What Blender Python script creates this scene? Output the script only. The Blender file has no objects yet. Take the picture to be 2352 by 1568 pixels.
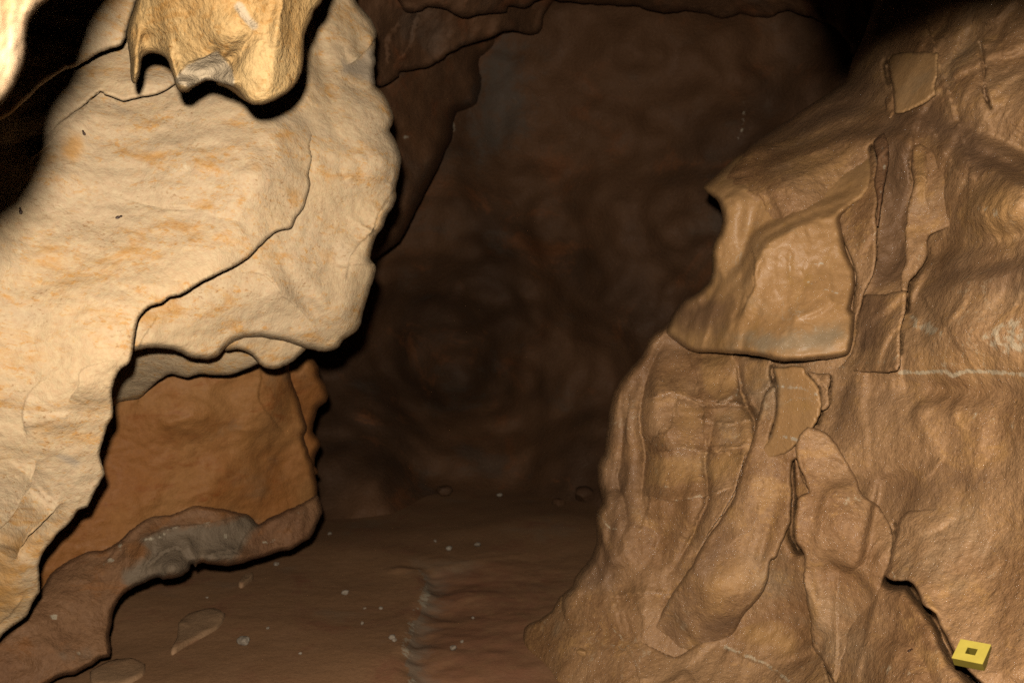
import bpy, bmesh, math, random
import numpy as np
from mathutils import Vector, Matrix, Euler
from mathutils.geometry import delaunay_2d_cdt

random.seed(7)
S = bpy.context.scene
COL = S.collection

# ------------------------------------------------------------------ camera
FPX = 1882.0                      # focal length in units of a 2352 x 1568 frame
CAM = np.array([0.0, 0.0, 1.10])
cd = bpy.data.cameras.new('camera'); cam = bpy.data.objects.new('camera', cd); COL.objects.link(cam)
cam.location = CAM; cam.rotation_euler = (math.radians(90), 0, 0)
cd.sensor_width = 36.0; cd.lens = 36.0 * FPX / 2352.0
cd.clip_start = 0.02; cd.clip_end = 200
cd.dof.use_dof = True; cd.dof.focus_distance = 1.9; cd.dof.aperture_fstop = 4.5
S.camera = cam
# ------------------------------------------------------------------ world: no daylight reaches the cave
w = bpy.data.worlds.new('World'); S.world = w; w.use_nodes = True
w.node_tree.nodes['Background'].inputs[0].default_value = (0.9, 0.75, 0.6, 1)
w.node_tree.nodes['Background'].inputs[1].default_value = 0.0
# ------------------------------------------------------------------ the camera's own flash gun, above the lens
ld = bpy.data.lights.new('camera_flash', 'AREA'); ld.shape = 'DISK'; ld.size = 0.045
ld.energy = 66.0; ld.color = (1.0, 0.92, 0.79)
lo = bpy.data.objects.new('camera_flash', ld); COL.objects.link(lo)
lo.location = (-0.03, -0.02, CAM[2] + 0.105); lo.rotation_euler = (math.radians(90), 0, 0)
S.view_settings.view_transform = 'Standard'; S.view_settings.look = 'None'
S.view_settings.exposure = 0.0; S.view_settings.gamma = 1.0
S.render.engine = 'CYCLES'
S.cycles.use_denoising = False; S.cycles.max_bounces = 2; S.cycles.diffuse_bounces = 0; S.cycles.glossy_bounces = 1

# ------------------------------------------------------------------ noise
rng = np.random.RandomState(3)
PERM = np.concatenate([rng.permutation(256)] * 3)
GRAD = rng.normal(size=(256, 3)); GRAD /= np.linalg.norm(GRAD, axis=1)[:, None]
def perlin(p):
    i = np.floor(p).astype(np.int64); f = p - i; i &= 255
    u = f * f * f * (f * (f * 6 - 15) + 10)
    out = 0
    for dx in (0, 1):
        wx = u[:, 0] if dx else 1 - u[:, 0]
        for dy in (0, 1):
            wy = u[:, 1] if dy else 1 - u[:, 1]
            for dz in (0, 1):
                wz = u[:, 2] if dz else 1 - u[:, 2]
                h = PERM[PERM[PERM[(i[:, 0] + dx) & 255] + ((i[:, 1] + dy) & 255)] + ((i[:, 2] + dz) & 255)]
                g = GRAD[h]
                out = out + wx * wy * wz * (g[:, 0] * (f[:, 0] - dx) + g[:, 1] * (f[:, 1] - dy) + g[:, 2] * (f[:, 2] - dz))
    return out * 1.5
def cells(p, k=16.0):
    """rounded blocks: each Voronoi cell stands at its own height"""
    q = p + 0.35 * np.stack([perlin(p * 1.3 + 5), perlin(p * 1.3 + 11), perlin(p * 1.3 + 23)], 1)
    i = np.floor(q).astype(np.int64); num = np.zeros(len(p)); den = np.full(len(p), 1e-12)
    for dx in (-1, 0, 1):
        for dy in (-1, 0, 1):
            for dz in (-1, 0, 1):
                c = i + np.array([dx, dy, dz]); h = PERM[PERM[PERM[c[:, 0] & 255] + (c[:, 1] & 255)] + (c[:, 2] & 255)]
                f = c + 0.5 + 0.4 * GRAD[h]; w_ = np.exp(-k * np.linalg.norm(q - f, axis=1))
                tilt = ((q - f) * GRAD[(h * 7 + 3) & 255]).sum(1) * 0.7
                num += w_ * (((h * 37) & 255) / 255.0 - 0.5 + tilt); den += w_
    return num / den
def fbm(p, oct=3, kind='fbm'):
    if kind == 'cells': return cells(p) * np.clip(0.5 + 1.6 * perlin(p * 0.31 + 2.7), 0, 1.2)
    s = 0; a = 1.0; q = p.copy()
    for o in range(oct):
        n = perlin(q + 17.3 * o)
        if kind == 'ridge': n = 0.5 - np.abs(n) * 1.6
        elif kind == 'billow': n = np.abs(n) * 1.6 - 0.35
        s = s + a * n; a *= 0.5; q = q * 2.03
    return s

# ------------------------------------------------------------------ picture units -> place
def T(c, r, pts): return [(c * 784 + x / 3.0, r * 522.7 + y / 3.0) for x, y in pts]
def place(xy, d):
    xy = np.asarray(xy, float); d = np.asarray(d, float)
    return np.stack([CAM[0] + d * (xy[:, 0] - 1176) / FPX, CAM[1] + d, CAM[2] - d * (xy[:, 1] - 784) / FPX], 1)
def tps(ctrl):
    c = np.array(ctrl, float); X = c[:, :2] / 500.0; y = c[:, 2]
    n = len(X)
    def K(A, B):
        r2 = ((A[:, None, :] - B[None, :, :]) ** 2).sum(2) + 1e-9
        return 0.5 * r2 * np.log(r2)
    M = np.zeros((n + 3, n + 3)); M[:n, :n] = K(X, X) + 0.02 * np.eye(n)
    M[:n, n] = 1; M[:n, n + 1:] = X; M[n, :n] = 1; M[n + 1:, :n] = X.T
    sol = np.linalg.solve(M, np.concatenate([y, np.zeros(3)]))
    def f(xy):
        q = np.asarray(xy, float) / 500.0
        return K(q, X) @ sol[:n] + sol[n] + q @ sol[n + 1:]
    return f
def depth_field(ctrl):
    g = tps([(x, y, 1.0 / d) for x, y, d in ctrl])
    return lambda xy: 1.0 / np.clip(g(xy), 0.08, 4)

def catmull(P, step, closed):
    P = np.array(P, float); n = len(P); out = []
    rngi = range(n) if closed else range(n - 1)
    for i in rngi:
        if closed: a, b, c, d = P[i - 1], P[i], P[(i + 1) % n], P[(i + 2) % n]
        else: a, b, c, d = P[max(i - 1, 0)], P[i], P[i + 1], P[min(i + 2, n - 1)]
        L = np.linalg.norm(c - b); k = max(1, int(round(L / step)))
        for t in np.arange(k) / k:
            cr = 0.5 * ((2 * b) + (-a + c) * t + (2 * a - 5 * b + 4 * c - d) * t * t + (-a + 3 * b - 3 * c + d) * t ** 3)
            out.append(0.6 * cr + 0.4 * (b + (c - b) * t))
    if not closed: out.append(P[-1])
    return np.array(out)
def jitter(L, amp, closed):
    t = np.roll(L, -1, 0) - np.roll(L, 1, 0)
    if not closed: t[0] = L[1] - L[0]; t[-1] = L[-1] - L[-2]
    nrm = np.stack([t[:, 1], -t[:, 0]], 1); nrm /= np.linalg.norm(nrm, axis=1)[:, None] + 1e-9
    q = np.stack([L[:, 0] / 38, L[:, 1] / 38, np.full(len(L), 5.1)], 1)
    q2 = q * 3.7
    return L + nrm * (amp * (1.6 * perlin(q) + 0.9 * perlin(q2)))[:, None]
def seg_dist(xy, L, closed):
    A = L if closed else L[:-1]; B = np.roll(L, -1, 0) if closed else L[1:]
    cum = np.concatenate([[0], np.cumsum(np.linalg.norm(B - A, axis=1))])
    n = len(xy); best = np.full(n, 1e9); sgn = np.zeros(n); par = np.zeros(n)
    for s in range(0, n, 4000):
        q = xy[s:s + 4000]
        ab = B - A; l2 = (ab ** 2).sum(1) + 1e-12
        aq = q[:, None, :] - A[None]
        t = np.clip((aq * ab[None]).sum(2) / l2, 0, 1)
        dv = aq - t[:, :, None] * ab[None]
        d2 = (dv ** 2).sum(2); k = d2.argmin(1); ii = np.arange(len(q))
        best[s:s + 4000] = np.sqrt(d2[ii, k])
        cr = ab[k, 0] * aq[ii, k, 1] - ab[k, 1] * aq[ii, k, 0]
        sgn[s:s + 4000] = np.where(cr >= 0, 1.0, -1.0)
        par[s:s + 4000] = (cum[k] + t[ii, k] * np.sqrt(l2[k])) / cum[-1]
    return best, sgn, par
def near_dist(xy, L, closed, R):
    """seg_dist, worked out only within R of the line (farther points read 1e9)"""
    best = np.full(len(xy), 1e9); sg = np.ones(len(xy)); par = np.zeros(len(xy))
    B = 200.0
    A = L if closed else L[:-1]; C = np.roll(L, -1, 0) if closed else L[1:]
    mid = (A + C) / 2; half = np.linalg.norm(C - A, axis=1).max() / 2
    cum = np.concatenate([[0], np.cumsum(np.linalg.norm(C - A, axis=1))])
    cell = np.floor(xy / B).astype(int)
    for cx, cy in np.unique(cell, axis=0):
        lo_, hi = np.array([cx, cy]) * B - R - half, np.array([cx + 1, cy + 1]) * B + R + half
        m = ((mid >= lo_) & (mid <= hi)).all(1)
        if not m.any(): continue
        ii = np.nonzero((cell[:, 0] == cx) & (cell[:, 1] == cy))[0]
        q = xy[ii]; a = A[m]; ab = C[m] - a; l2 = (ab ** 2).sum(1) + 1e-12
        aq = q[:, None, :] - a[None]; t = np.clip((aq * ab[None]).sum(2) / l2, 0, 1)
        d2 = ((aq - t[:, :, None] * ab[None]) ** 2).sum(2); k = d2.argmin(1); jj = np.arange(len(q))
        best[ii] = np.sqrt(d2[jj, k])
        cr = ab[k, 0] * aq[jj, k, 1] - ab[k, 1] * aq[jj, k, 0]; sg[ii] = np.where(cr >= 0, 1.0, -1.0)
        par[ii] = (cum[:-1][m][k] + t[jj, k] * np.sqrt(l2[k])) / cum[-1]
    return best, sg, par
def inside(xy, L):
    x, y = xy[:, 0], xy[:, 1]; c = np.zeros(len(xy), bool)
    x0, y0 = L[:, 0], L[:, 1]; x1, y1 = np.roll(x0, -1), np.roll(y0, -1)
    for a, b, e, f in zip(x0, y0, x1, y1):
        if b == f: continue
        m = ((b > y) != (f > y)) & (x < (e - a) * (y - b) / (f - b) + a)
        c ^= m
    return c

# crease: ('step', pts, amp, width[, taper0, taper1]) raises the side LEFT of travel on screen (y down => sgn<0);
#         ('groove', pts, amp, width) cuts; ('ridge', ...) raises
class Crease:
    def __init__(s, kind, pts, amp, width, t0=0.15, t1=0.15, side=-1):
        s.kind, s.amp, s.width, s.t0, s.t1, s.side = kind, amp, width, t0, t1, side
        s.L = jitter(catmull(pts, 4, False), 0.8 if width < 9 and kind == 'groove' else 2.0, False)
    def off(s, xy):
        ext = 10 if s.kind == 'slope' else 4
        lo_, hi = s.L.min(0) - ext * s.width, s.L.max(0) + ext * s.width
        o = np.zeros(len(xy)); m = ((xy > lo_) & (xy < hi)).all(1)
        if not m.any(): return o
        d, sg, p = seg_dist(xy[m], s.L, False)
        f = np.ones(len(d))
        if s.t0 > 0: f *= np.clip(p / s.t0, 0, 1)
        if s.t1 > 0: f *= np.clip((1 - p) / s.t1, 0, 1)
        f = f * f * (3 - 2 * f)
        f = f * np.clip(0.75 + 0.9 * perlin(np.stack([p * 2.2 + s.amp * 900, np.full(len(p), s.L[0, 0] * 0.37), np.full(len(p), 1.3)], 1)), 0.15, 1.4)
        endcap = np.where((p <= 1e-6) | (p >= 1 - 1e-6), np.exp(-(d / (0.3 * s.width)) ** 2), 1) if s.kind != 'slope' else 1.0
        if s.kind == 'step':
            v = -np.where(sg == s.side, np.exp(-d / s.width), -0.35 * np.exp(-d / (0.45 * s.width)))
        elif s.kind == 'groove':
            v = np.exp(-d / (0.75 * s.width)) if s.width > 6 else np.exp(-(d / s.width) ** 2)
        elif s.kind == 'slope':            # one side stands proud over a broad band, easing back far away
            u = np.clip(d / s.width, 0, 1); u = u * u * (3 - 2 * u) * np.where(sg == s.side, 1.0, -1.0)
            v = -0.5 * u * np.exp(-np.clip(d - s.width, 0, None) / (3.0 * s.width))
        elif s.kind == 'ridge':
            v = -np.exp(-(d / s.width) ** 2)
        o[m] = s.amp * f * v * endcap
        return o

# ------------------------------------------------------------------ materials
def new_mat(name):
    m = bpy.data.materials.new(name); m.use_nodes = True
    nt = m.node_tree; nt.nodes.clear()
    return m, nt
class G:
    def __init__(s, nt): s.nt = nt
    def n(s, t, **kw):
        nd = s.nt.nodes.new(t)
        for k, v in kw.items(): setattr(nd, k, v)
        return nd
    def l(s, a, b): s.nt.links.new(a, b)
    def math(s, op, a, b=None, c=None, clamp=False):
        nd = s.n('ShaderNodeMath', operation=op, use_clamp=clamp)
        for i, v in enumerate((a, b, c)):
            if v is None: continue
            if isinstance(v, (int, float)): nd.inputs[i].default_value = v
            else: s.l(v, nd.inputs[i])
        return nd.outputs[0]
    def sstep(s, v, lo, hi):
        nd = s.n('ShaderNodeMapRange', interpolation_type='SMOOTHSTEP')
        s.l(v, nd.inputs[0]); nd.inputs[1].default_value = lo; nd.inputs[2].default_value = hi
        return nd.outputs[0]
    def mix(s, f, a, b, mode='MIX'):
        nd = s.n('ShaderNodeMix', data_type='RGBA', blend_type=mode)
        for i, v in ((0, f), (6, a), (7, b)):
            if isinstance(v, (int, float)): nd.inputs[i].default_value = v
            elif isinstance(v, tuple): nd.inputs[i].default_value = (v[0], v[1], v[2], 1)
            else: s.l(v, nd.inputs[i])
        return nd.outputs[2]
    def noise(s, vec, scale, detail=4, rough=0.55, stretch=None, dist=0.0):
        v = vec
        if stretch:
            mp = s.n('ShaderNodeMapping'); s.l(vec, mp.inputs[0])
            mp.inputs['Scale'].default_value = stretch[:3]
            if len(stretch) > 3: mp.inputs['Rotation'].default_value = stretch[3]
            v = mp.outputs[0]
        nd = s.n('ShaderNodeTexNoise'); s.l(v, nd.inputs['Vector'])
        nd.inputs['Scale'].default_value = scale; nd.inputs['Detail'].default_value = detail
        nd.inputs['Roughness'].default_value = rough; nd.inputs['Distortion'].default_value = dist
        return nd.outputs[0]

def rock_mat(name, c1, c2, c3, cgrey, mott=2.5, c3_lo=0.53, c3_hi=0.68, c3amt=0.8, streak=(1, 1, 2.2), speck=0.5, speck_col=(0.2, 0.1, 0.03),
             rough=(0.55, 0.85), spec=0.35, bump=0.5, bumpd=0.004, vein=0.0, greyamt=0.5, crust_col=(0.62, 0.50, 0.36), glint=0.0, cmud_shade=(0.20, 0.112, 0.065), flake=0.0, grain=0.5):
    m, nt = new_mat(name); g = G(nt)
    out = g.n('ShaderNodeOutputMaterial'); b = g.n('ShaderNodeBsdfPrincipled'); g.l(b.outputs[0], out.inputs[0])
    P = g.n('ShaderNodeNewGeometry').outputs['Position']
    at = g.n('ShaderNodeAttribute', attribute_name='stain'); sp = g.n('ShaderNodeSeparateColor'); g.l(at.outputs['Color'], sp.inputs[0])
    A = g.noise(P, mott, 4, 0.6)
    col = g.mix(g.sstep(A, 0.35, 0.65), c1, c2)
    B = g.noise(P, 6.0, 7, 0.70, stretch=streak, dist=0.6)
    col = g.mix(g.math('MULTIPLY', g.sstep(B, c3_lo, c3_hi), c3amt), col, c3)
    Gn = g.noise(P, 1.7, 5, 0.62, stretch=(1, 1, 1.6))
    gm = g.math('MULTIPLY', g.sstep(Gn, 0.56, 0.70), greyamt)
    col = g.mix(gm, col, cgrey)
    if flake > 0:
        fl_ = g.noise(P, 48, 4, 0.72, stretch=(1, 1, 1.8), dist=0.5)
        col = g.mix(g.math('MULTIPLY', g.math('MULTIPLY', g.sstep(fl_, 0.535, 0.62), g.sstep(B, 0.40, 0.58)), flake), col, c3)
    # fine value variation
    Fv = g.noise(P, 85, 3, 0.75)
    col = g.mix(grain, col, g.mix(g.sstep(Fv, 0.25, 0.75), (0.35, 0.33, 0.30), (0.68, 0.68, 0.68)), 'OVERLAY')
    # pores and dark specks, in clusters
    Sn = g.noise(P, 95, 2, 0.6, stretch=(1, 1, 1.7)); Sc = g.noise(P, 6, 2, 0.5)
    sm = g.math('MULTIPLY', g.math('MULTIPLY', g.sstep(Sn, 0.60, 0.70), g.sstep(Sc, 0.42, 0.62)), speck)
    col = g.mix(sm, col, speck_col)
    # painted stains: R calcite crust, G grey, B rust / brown, A dark clay and painted shade
    cn = g.noise(P, 42, 3, 0.7); cm = g.sstep(g.math('ADD', sp.outputs[0], g.math('MULTIPLY', g.math('SUBTRACT', cn, 0.5), 1.6)), 0.45, 0.72)
    cm = g.math('MULTIPLY', cm, g.sstep(sp.outputs[0], 0.02, 0.15))
    gn2 = g.noise(P, 14, 4, 0.65)
    g2 = g.math('MULTIPLY', g.sstep(g.math('ADD', sp.outputs[1], g.math('MULTIPLY', g.math('SUBTRACT', gn2, 0.5), 0.9)), 0.30, 0.75), g.sstep(sp.outputs[1], 0.02, 0.2))
    b2 = g.math('MULTIPLY', g.sstep(g.math('ADD', sp.outputs[2], g.math('MULTIPLY', g.math('SUBTRACT', gn2, 0.5), 0.9)), 0.30, 0.80), g.sstep(sp.outputs[2], 0.02, 0.2))
    col = g.mix(g.math('MULTIPLY', b2, 0.8), col, c3)
    col = g.mix(g.math('MULTIPLY', g2, 0.85), col, cgrey)
    mud_shade = g.math('MULTIPLY', g.sstep(g.math('ADD', at.outputs['Alpha'], g.math('MULTIPLY', g.math('SUBTRACT', Gn, 0.5), 1.4)), 0.15, 0.75), g.sstep(at.outputs['Alpha'], 0.02, 0.25))
    col = g.mix(g.math('MULTIPLY', mud_shade, 0.9), col, cmud_shade)
    if vein > 0:
        vn = g.noise(P, 3.2, 6, 0.6, stretch=(1, 1, 1.3), dist=0.8)
        vm = g.math('SUBTRACT', 1.0, g.sstep(g.math('ABSOLUTE', g.math('SUBTRACT', vn, 0.5)), 0.0, 0.012))
        vg = g.noise(P, 2.1, 3, 0.5)
        vm = g.math('MULTIPLY', g.math('MULTIPLY', g.math('MULTIPLY', vm, g.sstep(vg, 0.5, 0.6)), g.sstep(cn, 0.40, 0.60)), vein)
        col = g.mix(vm, col, crust_col)
    col = g.mix(g.math('MULTIPLY', cm, 0.85), col, crust_col)
    g.l(col, b.inputs['Base Color'])
    R = g.noise(P, 9, 3, 0.65)
    rr = g.n('ShaderNodeMapRange'); g.l(R, rr.inputs[0]); rr.inputs[1].default_value = 0.3; rr.inputs[2].default_value = 0.7
    rr.inputs[3].default_value = rough[0]; rr.inputs[4].default_value = rough[1]
    g.l(rr.outputs[0], b.inputs['Roughness']); b.inputs['Specular IOR Level'].default_value = spec
    h1 = g.noise(P, 34, 5, 0.68); h2 = g.noise(P, 150, 2, 0.6)
    h = g.math('ADD', g.math('MULTIPLY', h1, 1.0), g.math('MULTIPLY', h2, 0.28))
    bp = g.n('ShaderNodeBump'); bp.inputs['Strength'].default_value = bump; bp.inputs['Distance'].default_value = bumpd * 4
    g.l(h, bp.inputs['Height']); g.l(bp.outputs[0], b.inputs['Normal'])
    if glint > 0:
        b.inputs['Coat Weight'].default_value = glint; b.inputs['Coat Roughness'].default_value = 0.13
        wn = g.noise(P, 230, 2, 0.7); bw_ = g.n('ShaderNodeBump'); bw_.inputs['Strength'].default_value = 0.9; bw_.inputs['Distance'].default_value = 0.006
        g.l(wn, bw_.inputs['Height']); g.l(bp.outputs[0], bw_.inputs['Normal']); g.l(bw_.outputs[0], b.inputs['Coat Normal'])
    return m

MAT = {}
MAT['pale'] = rock_mat('pale_limestone', (0.65, 0.465, 0.285), (0.67, 0.465, 0.265), (0.62, 0.32, 0.10), (0.48, 0.37, 0.26), mott=2.2, c3amt=0.9, c3_lo=0.50, c3_hi=0.70, speck=0.6, speck_col=(0.30, 0.13, 0.035), bump=0.42, bumpd=0.003, greyamt=0.45, flake=0.85, crust_col=(0.74, 0.58, 0.38), grain=0.3)
MAT['hang'] = rock_mat('ochre_limestone', (0.45, 0.295, 0.13), (0.42, 0.25, 0.095), (0.37, 0.185, 0.05), (0.42, 0.33, 0.225), mott=4, c3amt=0.7, speck=0.9, speck_col=(0.23, 0.105, 0.025), bump=0.6, bumpd=0.004, flake=0.8, grain=0.4)
MAT['near'] = rock_mat('bleached_limestone', (0.48, 0.32, 0.18), (0.42, 0.26, 0.14), (0.36, 0.17, 0.07), (0.4, 0.31, 0.22), mott=9, speck=0.8, flake=0.8)
MAT['tan'] = rock_mat('orange_brown_limestone', (0.31, 0.118, 0.030), (0.35, 0.158, 0.05), (0.26, 0.08, 0.017), (0.24, 0.155, 0.085), c3amt=0.75, streak=(1, 1, 2.4), speck=0.3, bump=0.4, bumpd=0.003, greyamt=0.5, flake=0.25, grain=0.3)
MAT['ledge'] = rock_mat('grey_brown_ledge_rock', (0.22, 0.105, 0.05), (0.26, 0.13, 0.06), (0.27, 0.11, 0.035), (0.20, 0.15, 0.10), speck=0.2, bump=0.6, greyamt=0.35, crust_col=(0.48, 0.39, 0.27))
MAT['right'] = rock_mat('wet_brown_limestone', (0.50, 0.28, 0.135), (0.33, 0.165, 0.07), (0.57, 0.305, 0.115), (0.42, 0.285, 0.165), mott=2.6, c3amt=0.75, streak=(1, 1, 1.5), speck=0.4, speck_col=(0.16, 0.07, 0.024), rough=(0.42, 0.7), spec=0.4, bump=0.6, bumpd=0.003, vein=0.45, glint=0.36, flake=0.55, cmud_shade=(0.245, 0.13, 0.066), grain=0.5, crust_col=(0.66, 0.50, 0.32))
MAT['panel'] = rock_mat('smooth_flowstone', (0.54, 0.30, 0.13), (0.49, 0.26, 0.105), (0.50, 0.265, 0.075), (0.40, 0.285, 0.17), mott=2.0, c3amt=0.5, streak=(2.2, 2.2, 0.6), speck=0.15, rough=(0.35, 0.6), spec=0.45, bump=0.3, bumpd=0.0025, vein=0.45, glint=0.3, flake=0.2, cmud_shade=(0.245, 0.13, 0.066), grain=0.25)
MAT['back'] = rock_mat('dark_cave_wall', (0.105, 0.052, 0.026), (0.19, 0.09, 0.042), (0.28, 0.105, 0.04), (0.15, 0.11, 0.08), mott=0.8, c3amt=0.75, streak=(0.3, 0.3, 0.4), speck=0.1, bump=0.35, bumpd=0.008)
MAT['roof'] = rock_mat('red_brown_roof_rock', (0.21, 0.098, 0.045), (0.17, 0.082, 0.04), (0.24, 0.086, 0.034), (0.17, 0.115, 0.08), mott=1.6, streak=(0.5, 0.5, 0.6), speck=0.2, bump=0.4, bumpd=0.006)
MAT['mud'] = rock_mat('brown_mud', (0.40, 0.205, 0.10), (0.45, 0.235, 0.115), (0.37, 0.155, 0.082), (0.36, 0.255, 0.17), mott=1.0, c3_lo=0.5, c3_hi=0.7, streak=(0.6, 0.6, 1), speck=0.3, speck_col=(0.16, 0.08, 0.04), rough=(0.55, 0.85), spec=0.3, bump=0.25, bumpd=0.003, crust_col=(0.62, 0.49, 0.34), grain=0.3)
MAT['slab'] = rock_mat('muddy_slab', (0.48, 0.28, 0.15), (0.44, 0.25, 0.13), (0.42, 0.20, 0.10), (0.4, 0.3, 0.2), mott=3, bump=0.3, grain=0.3)
MAT['stone'] = rock_mat('pale_pebble', (0.42, 0.34, 0.26), (0.36, 0.28, 0.21), (0.34, 0.22, 0.14), (0.35, 0.31, 0.27), mott=12, bump=0.5)

# ------------------------------------------------------------------ objects
def tag(o, label, cat, group=None):
    o['label'] = label; o['category'] = cat
    if group: o['group'] = group
    return o
def thing(name, loc, label, cat, group=None):
    o = bpy.data.objects.new(name, None); COL.objects.link(o); o.location = loc; o.empty_display_size = 0.1
    return tag(o, label, cat, group)
def mesh_obj(name, V, F, mat, parent=None, stain=None, smooth=True, origin=None):
    V = np.asarray(V, float)
    if parent is not None:
        org = np.array(parent.location); pp = parent.parent
        while pp is not None: org = org + np.array(pp.location); pp = pp.parent
        loc = (0, 0, 0)
    else:
        org = np.array([(V[:, 0].min() + V[:, 0].max()) / 2, (V[:, 1].min() + V[:, 1].max()) / 2, V[:, 2].min()]) if origin is None else np.array(origin)
        loc = org
    me = bpy.data.meshes.new(name); me.from_pydata((V - org).tolist(), [], F); me.update()
    if stain is None: stain = np.zeros((len(V), 4))
    if True:
        a = me.color_attributes.new('stain', 'FLOAT_COLOR', 'POINT')
        st = np.zeros((len(V), 4), np.float32); st[:len(stain), :stain.shape[1]] = stain
        a.data.foreach_set('color', st.ravel())
    if smooth: me.polygons.foreach_set('use_smooth', [True] * len(me.polygons))
    me.materials.append(mat)
    o = bpy.data.objects.new(name, me); COL.objects.link(o); o.location = loc
    if parent is not None: o.parent = parent
    return o

NOISE = {
 'left':  [((1.6, 1.6, 2.0), 0.040, 2, 'fbm'), ((5, 5, 8), 0.012, 3, 'fbm'), ((13, 13, 16), 0.0030, 3, 'ridge'), ((45, 45, 60), 0.0011, 2, 'fbm')],
 'hang':  [((4, 4, 4), 0.018, 2, 'fbm'), ((14, 14, 14), 0.005, 3, 'fbm'), ((55, 55, 55), 0.0018, 2, 'fbm')],
 'tan':   [((1.6, 1.6, 2.0), 0.05, 2, 'fbm'), ((5, 5, 7), 0.020, 3, 'fbm'), ((15, 15, 20), 0.005, 2, 'ridge')],
 'right': [((1.6, 1.6, 1.1), 0.055, 2, 'fbm'), ((4.5, 4.5, 3.8), 0.022, 2, 'fbm'), ((7.5, 7.5, 4.5), 0.030, 1, 'cells'), ((19, 19, 14), 0.006, 1, 'cells'), ((11, 11, 10), 0.0022, 3, 'ridge'), ((42, 42, 42), 0.0018, 2, 'fbm')],
 'panel': [((1.6, 1.6, 1.1), 0.045, 2, 'fbm'), ((6, 6, 4), 0.010, 1, 'cells'), ((9, 9, 3), 0.006, 2, 'fbm'), ((40, 40, 30), 0.0010, 2, 'fbm')],
 'back':  [((0.8, 0.8, 0.9), 0.28, 2, 'fbm'), ((2.4, 2.4, 2.8), 0.12, 2, 'fbm'), ((3.0, 3.0, 3.0), 0.05, 1, 'cells'), ((8, 8, 8), 0.015, 2, 'fbm')],
 'roof':  [((1.1, 1.1, 1.4), 0.16, 2, 'fbm'), ((2.6, 2.6, 4), 0.06, 1, 'cells'), ((5, 5, 6), 0.03, 3, 'fbm'), ((14, 14, 14), 0.012, 3, 'ridge')],
}
PATCH = {}
def patch(name, outline, field, noise, mat, parent=None, offs=None, creases=(), bumps=(), rim=(10, 0.05), step=5.0, thick=0.5, rough_edge=1.2, stains=(), obj_name=None, inward=8.0):
    """A rock body: front face with relief, rounded rim, sides running back into the rock, closed behind."""
    L = jitter(catmull(outline, step, True), rough_edge, True)
    offf = tps(offs) if offs and len(offs) > 2 else None
    cst = offs[0][2] if offs and len(offs) <= 2 else 0.0
    def depth(xy, with_rim=True):
        xy = np.asarray(xy, float)
        d = field(xy) + (offf(xy) if offf else cst)
        for (bx, by, rx, ry, ang, amp) in bumps:
            ca, sa = math.cos(math.radians(ang)), math.sin(math.radians(ang))
            u = ((xy[:, 0] - bx) * ca + (xy[:, 1] - by) * sa) / rx; v = (-(xy[:, 0] - bx) * sa + (xy[:, 1] - by) * ca) / ry
            d = d - amp * np.exp(-(u * u + v * v))
        p = place(xy, d)
        for fr, am, oc, kd in NOISE[noise]:
            d = d + am * fbm(p * np.array(fr) + 31.7, oc, kd)
        for c in creases: d = d + c.off(xy)
        if with_rim and rim[0] > 0:
            dd, _, _ = near_dist(xy, L, True, rim[0])
            t = np.clip(1 - dd / rim[0], 0, 0.995)
            d = d + rim[1] * (1 - np.sqrt(1 - t * t))
        return d
    lo_, hi = L.min(0), L.max(0)
    xs = np.arange(lo_[0], hi[0], step); ys = np.arange(lo_[1], hi[1], step * 0.87)
    gx, gy = np.meshgrid(xs, ys); gx = gx + (np.arange(len(ys)) % 2)[:, None] * step * 0.5
    gp = np.stack([gx.ravel(), gy.ravel()], 1)
    gp += rng.uniform(-0.18, 0.18, gp.shape) * step
    gp = gp[inside(gp, L)]
    dd, _, _ = near_dist(gp, L, True, step); gp = gp[dd > step * 0.55]
    for c in creases:
        if c.kind in ('ridge', 'slope'): continue
        k = c.L
        t = np.gradient(k, axis=0); nn = np.stack([t[:, 1], -t[:, 0]], 1); nn /= np.linalg.norm(nn, axis=1)[:, None] + 1e-9
        ex = np.concatenate([k + nn * 0.9, k - nn * 0.9])
        ex = ex[inside(ex, L)]
        if len(ex):
            de, _, _ = near_dist(ex, L, True, 3); ex = ex[de > 1.5]
        d1, _, _ = near_dist(gp, k, False, 4); gp = gp[d1 > 2.6]
        gp = np.concatenate([gp, ex])
    pts = [Vector(p) for p in L.tolist()] + [Vector(p) for p in gp.tolist()]
    nL = len(L)
    vo, eo, fo, *_ = delaunay_2d_cdt(pts, [(i, (i + 1) % nL) for i in range(nL)], [list(range(nL))], 1, 1e-4, False)
    xy = np.array([v[:] for v in vo]); tri = np.array([f for f in fo if len(f) == 3])
    tri = tri[inside(xy[tri].mean(1), L)]
    use = np.unique(tri); rm = np.full(len(xy), -1); rm[use] = np.arange(len(use)); xy = xy[use]; tri = rm[tri]
    a = xy[tri[:, 0]]; b = xy[tri[:, 1]]; c = xy[tri[:, 2]]
    area = (b[:, 0] - a[:, 0]) * (c[:, 1] - a[:, 1]) - (b[:, 1] - a[:, 1]) * (c[:, 0] - a[:, 0])
    tri = np.where((area > 0)[:, None], tri, tri[:, ::-1])
    d = depth(xy)
    st = np.zeros((len(xy), 4))
    for ch, kind, geo, w_, amt in stains:
        if kind == 'line':
            q, _, _ = near_dist(xy, catmull(geo, 6, False), False, w_ * 3); v = amt * np.exp(-(q / w_) ** 2)
        else:
            poly = catmull(geo, 8, True); q, _, _ = near_dist(xy, poly, True, w_ * 1.5); ins = inside(xy, poly)
            v = amt * np.clip(0.5 + np.where(ins, q, -q) / (2 * w_), 0, 1)
        st[:, ch] = np.maximum(st[:, ch], v)
    # boundary loop(s)
    E = {}
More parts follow.
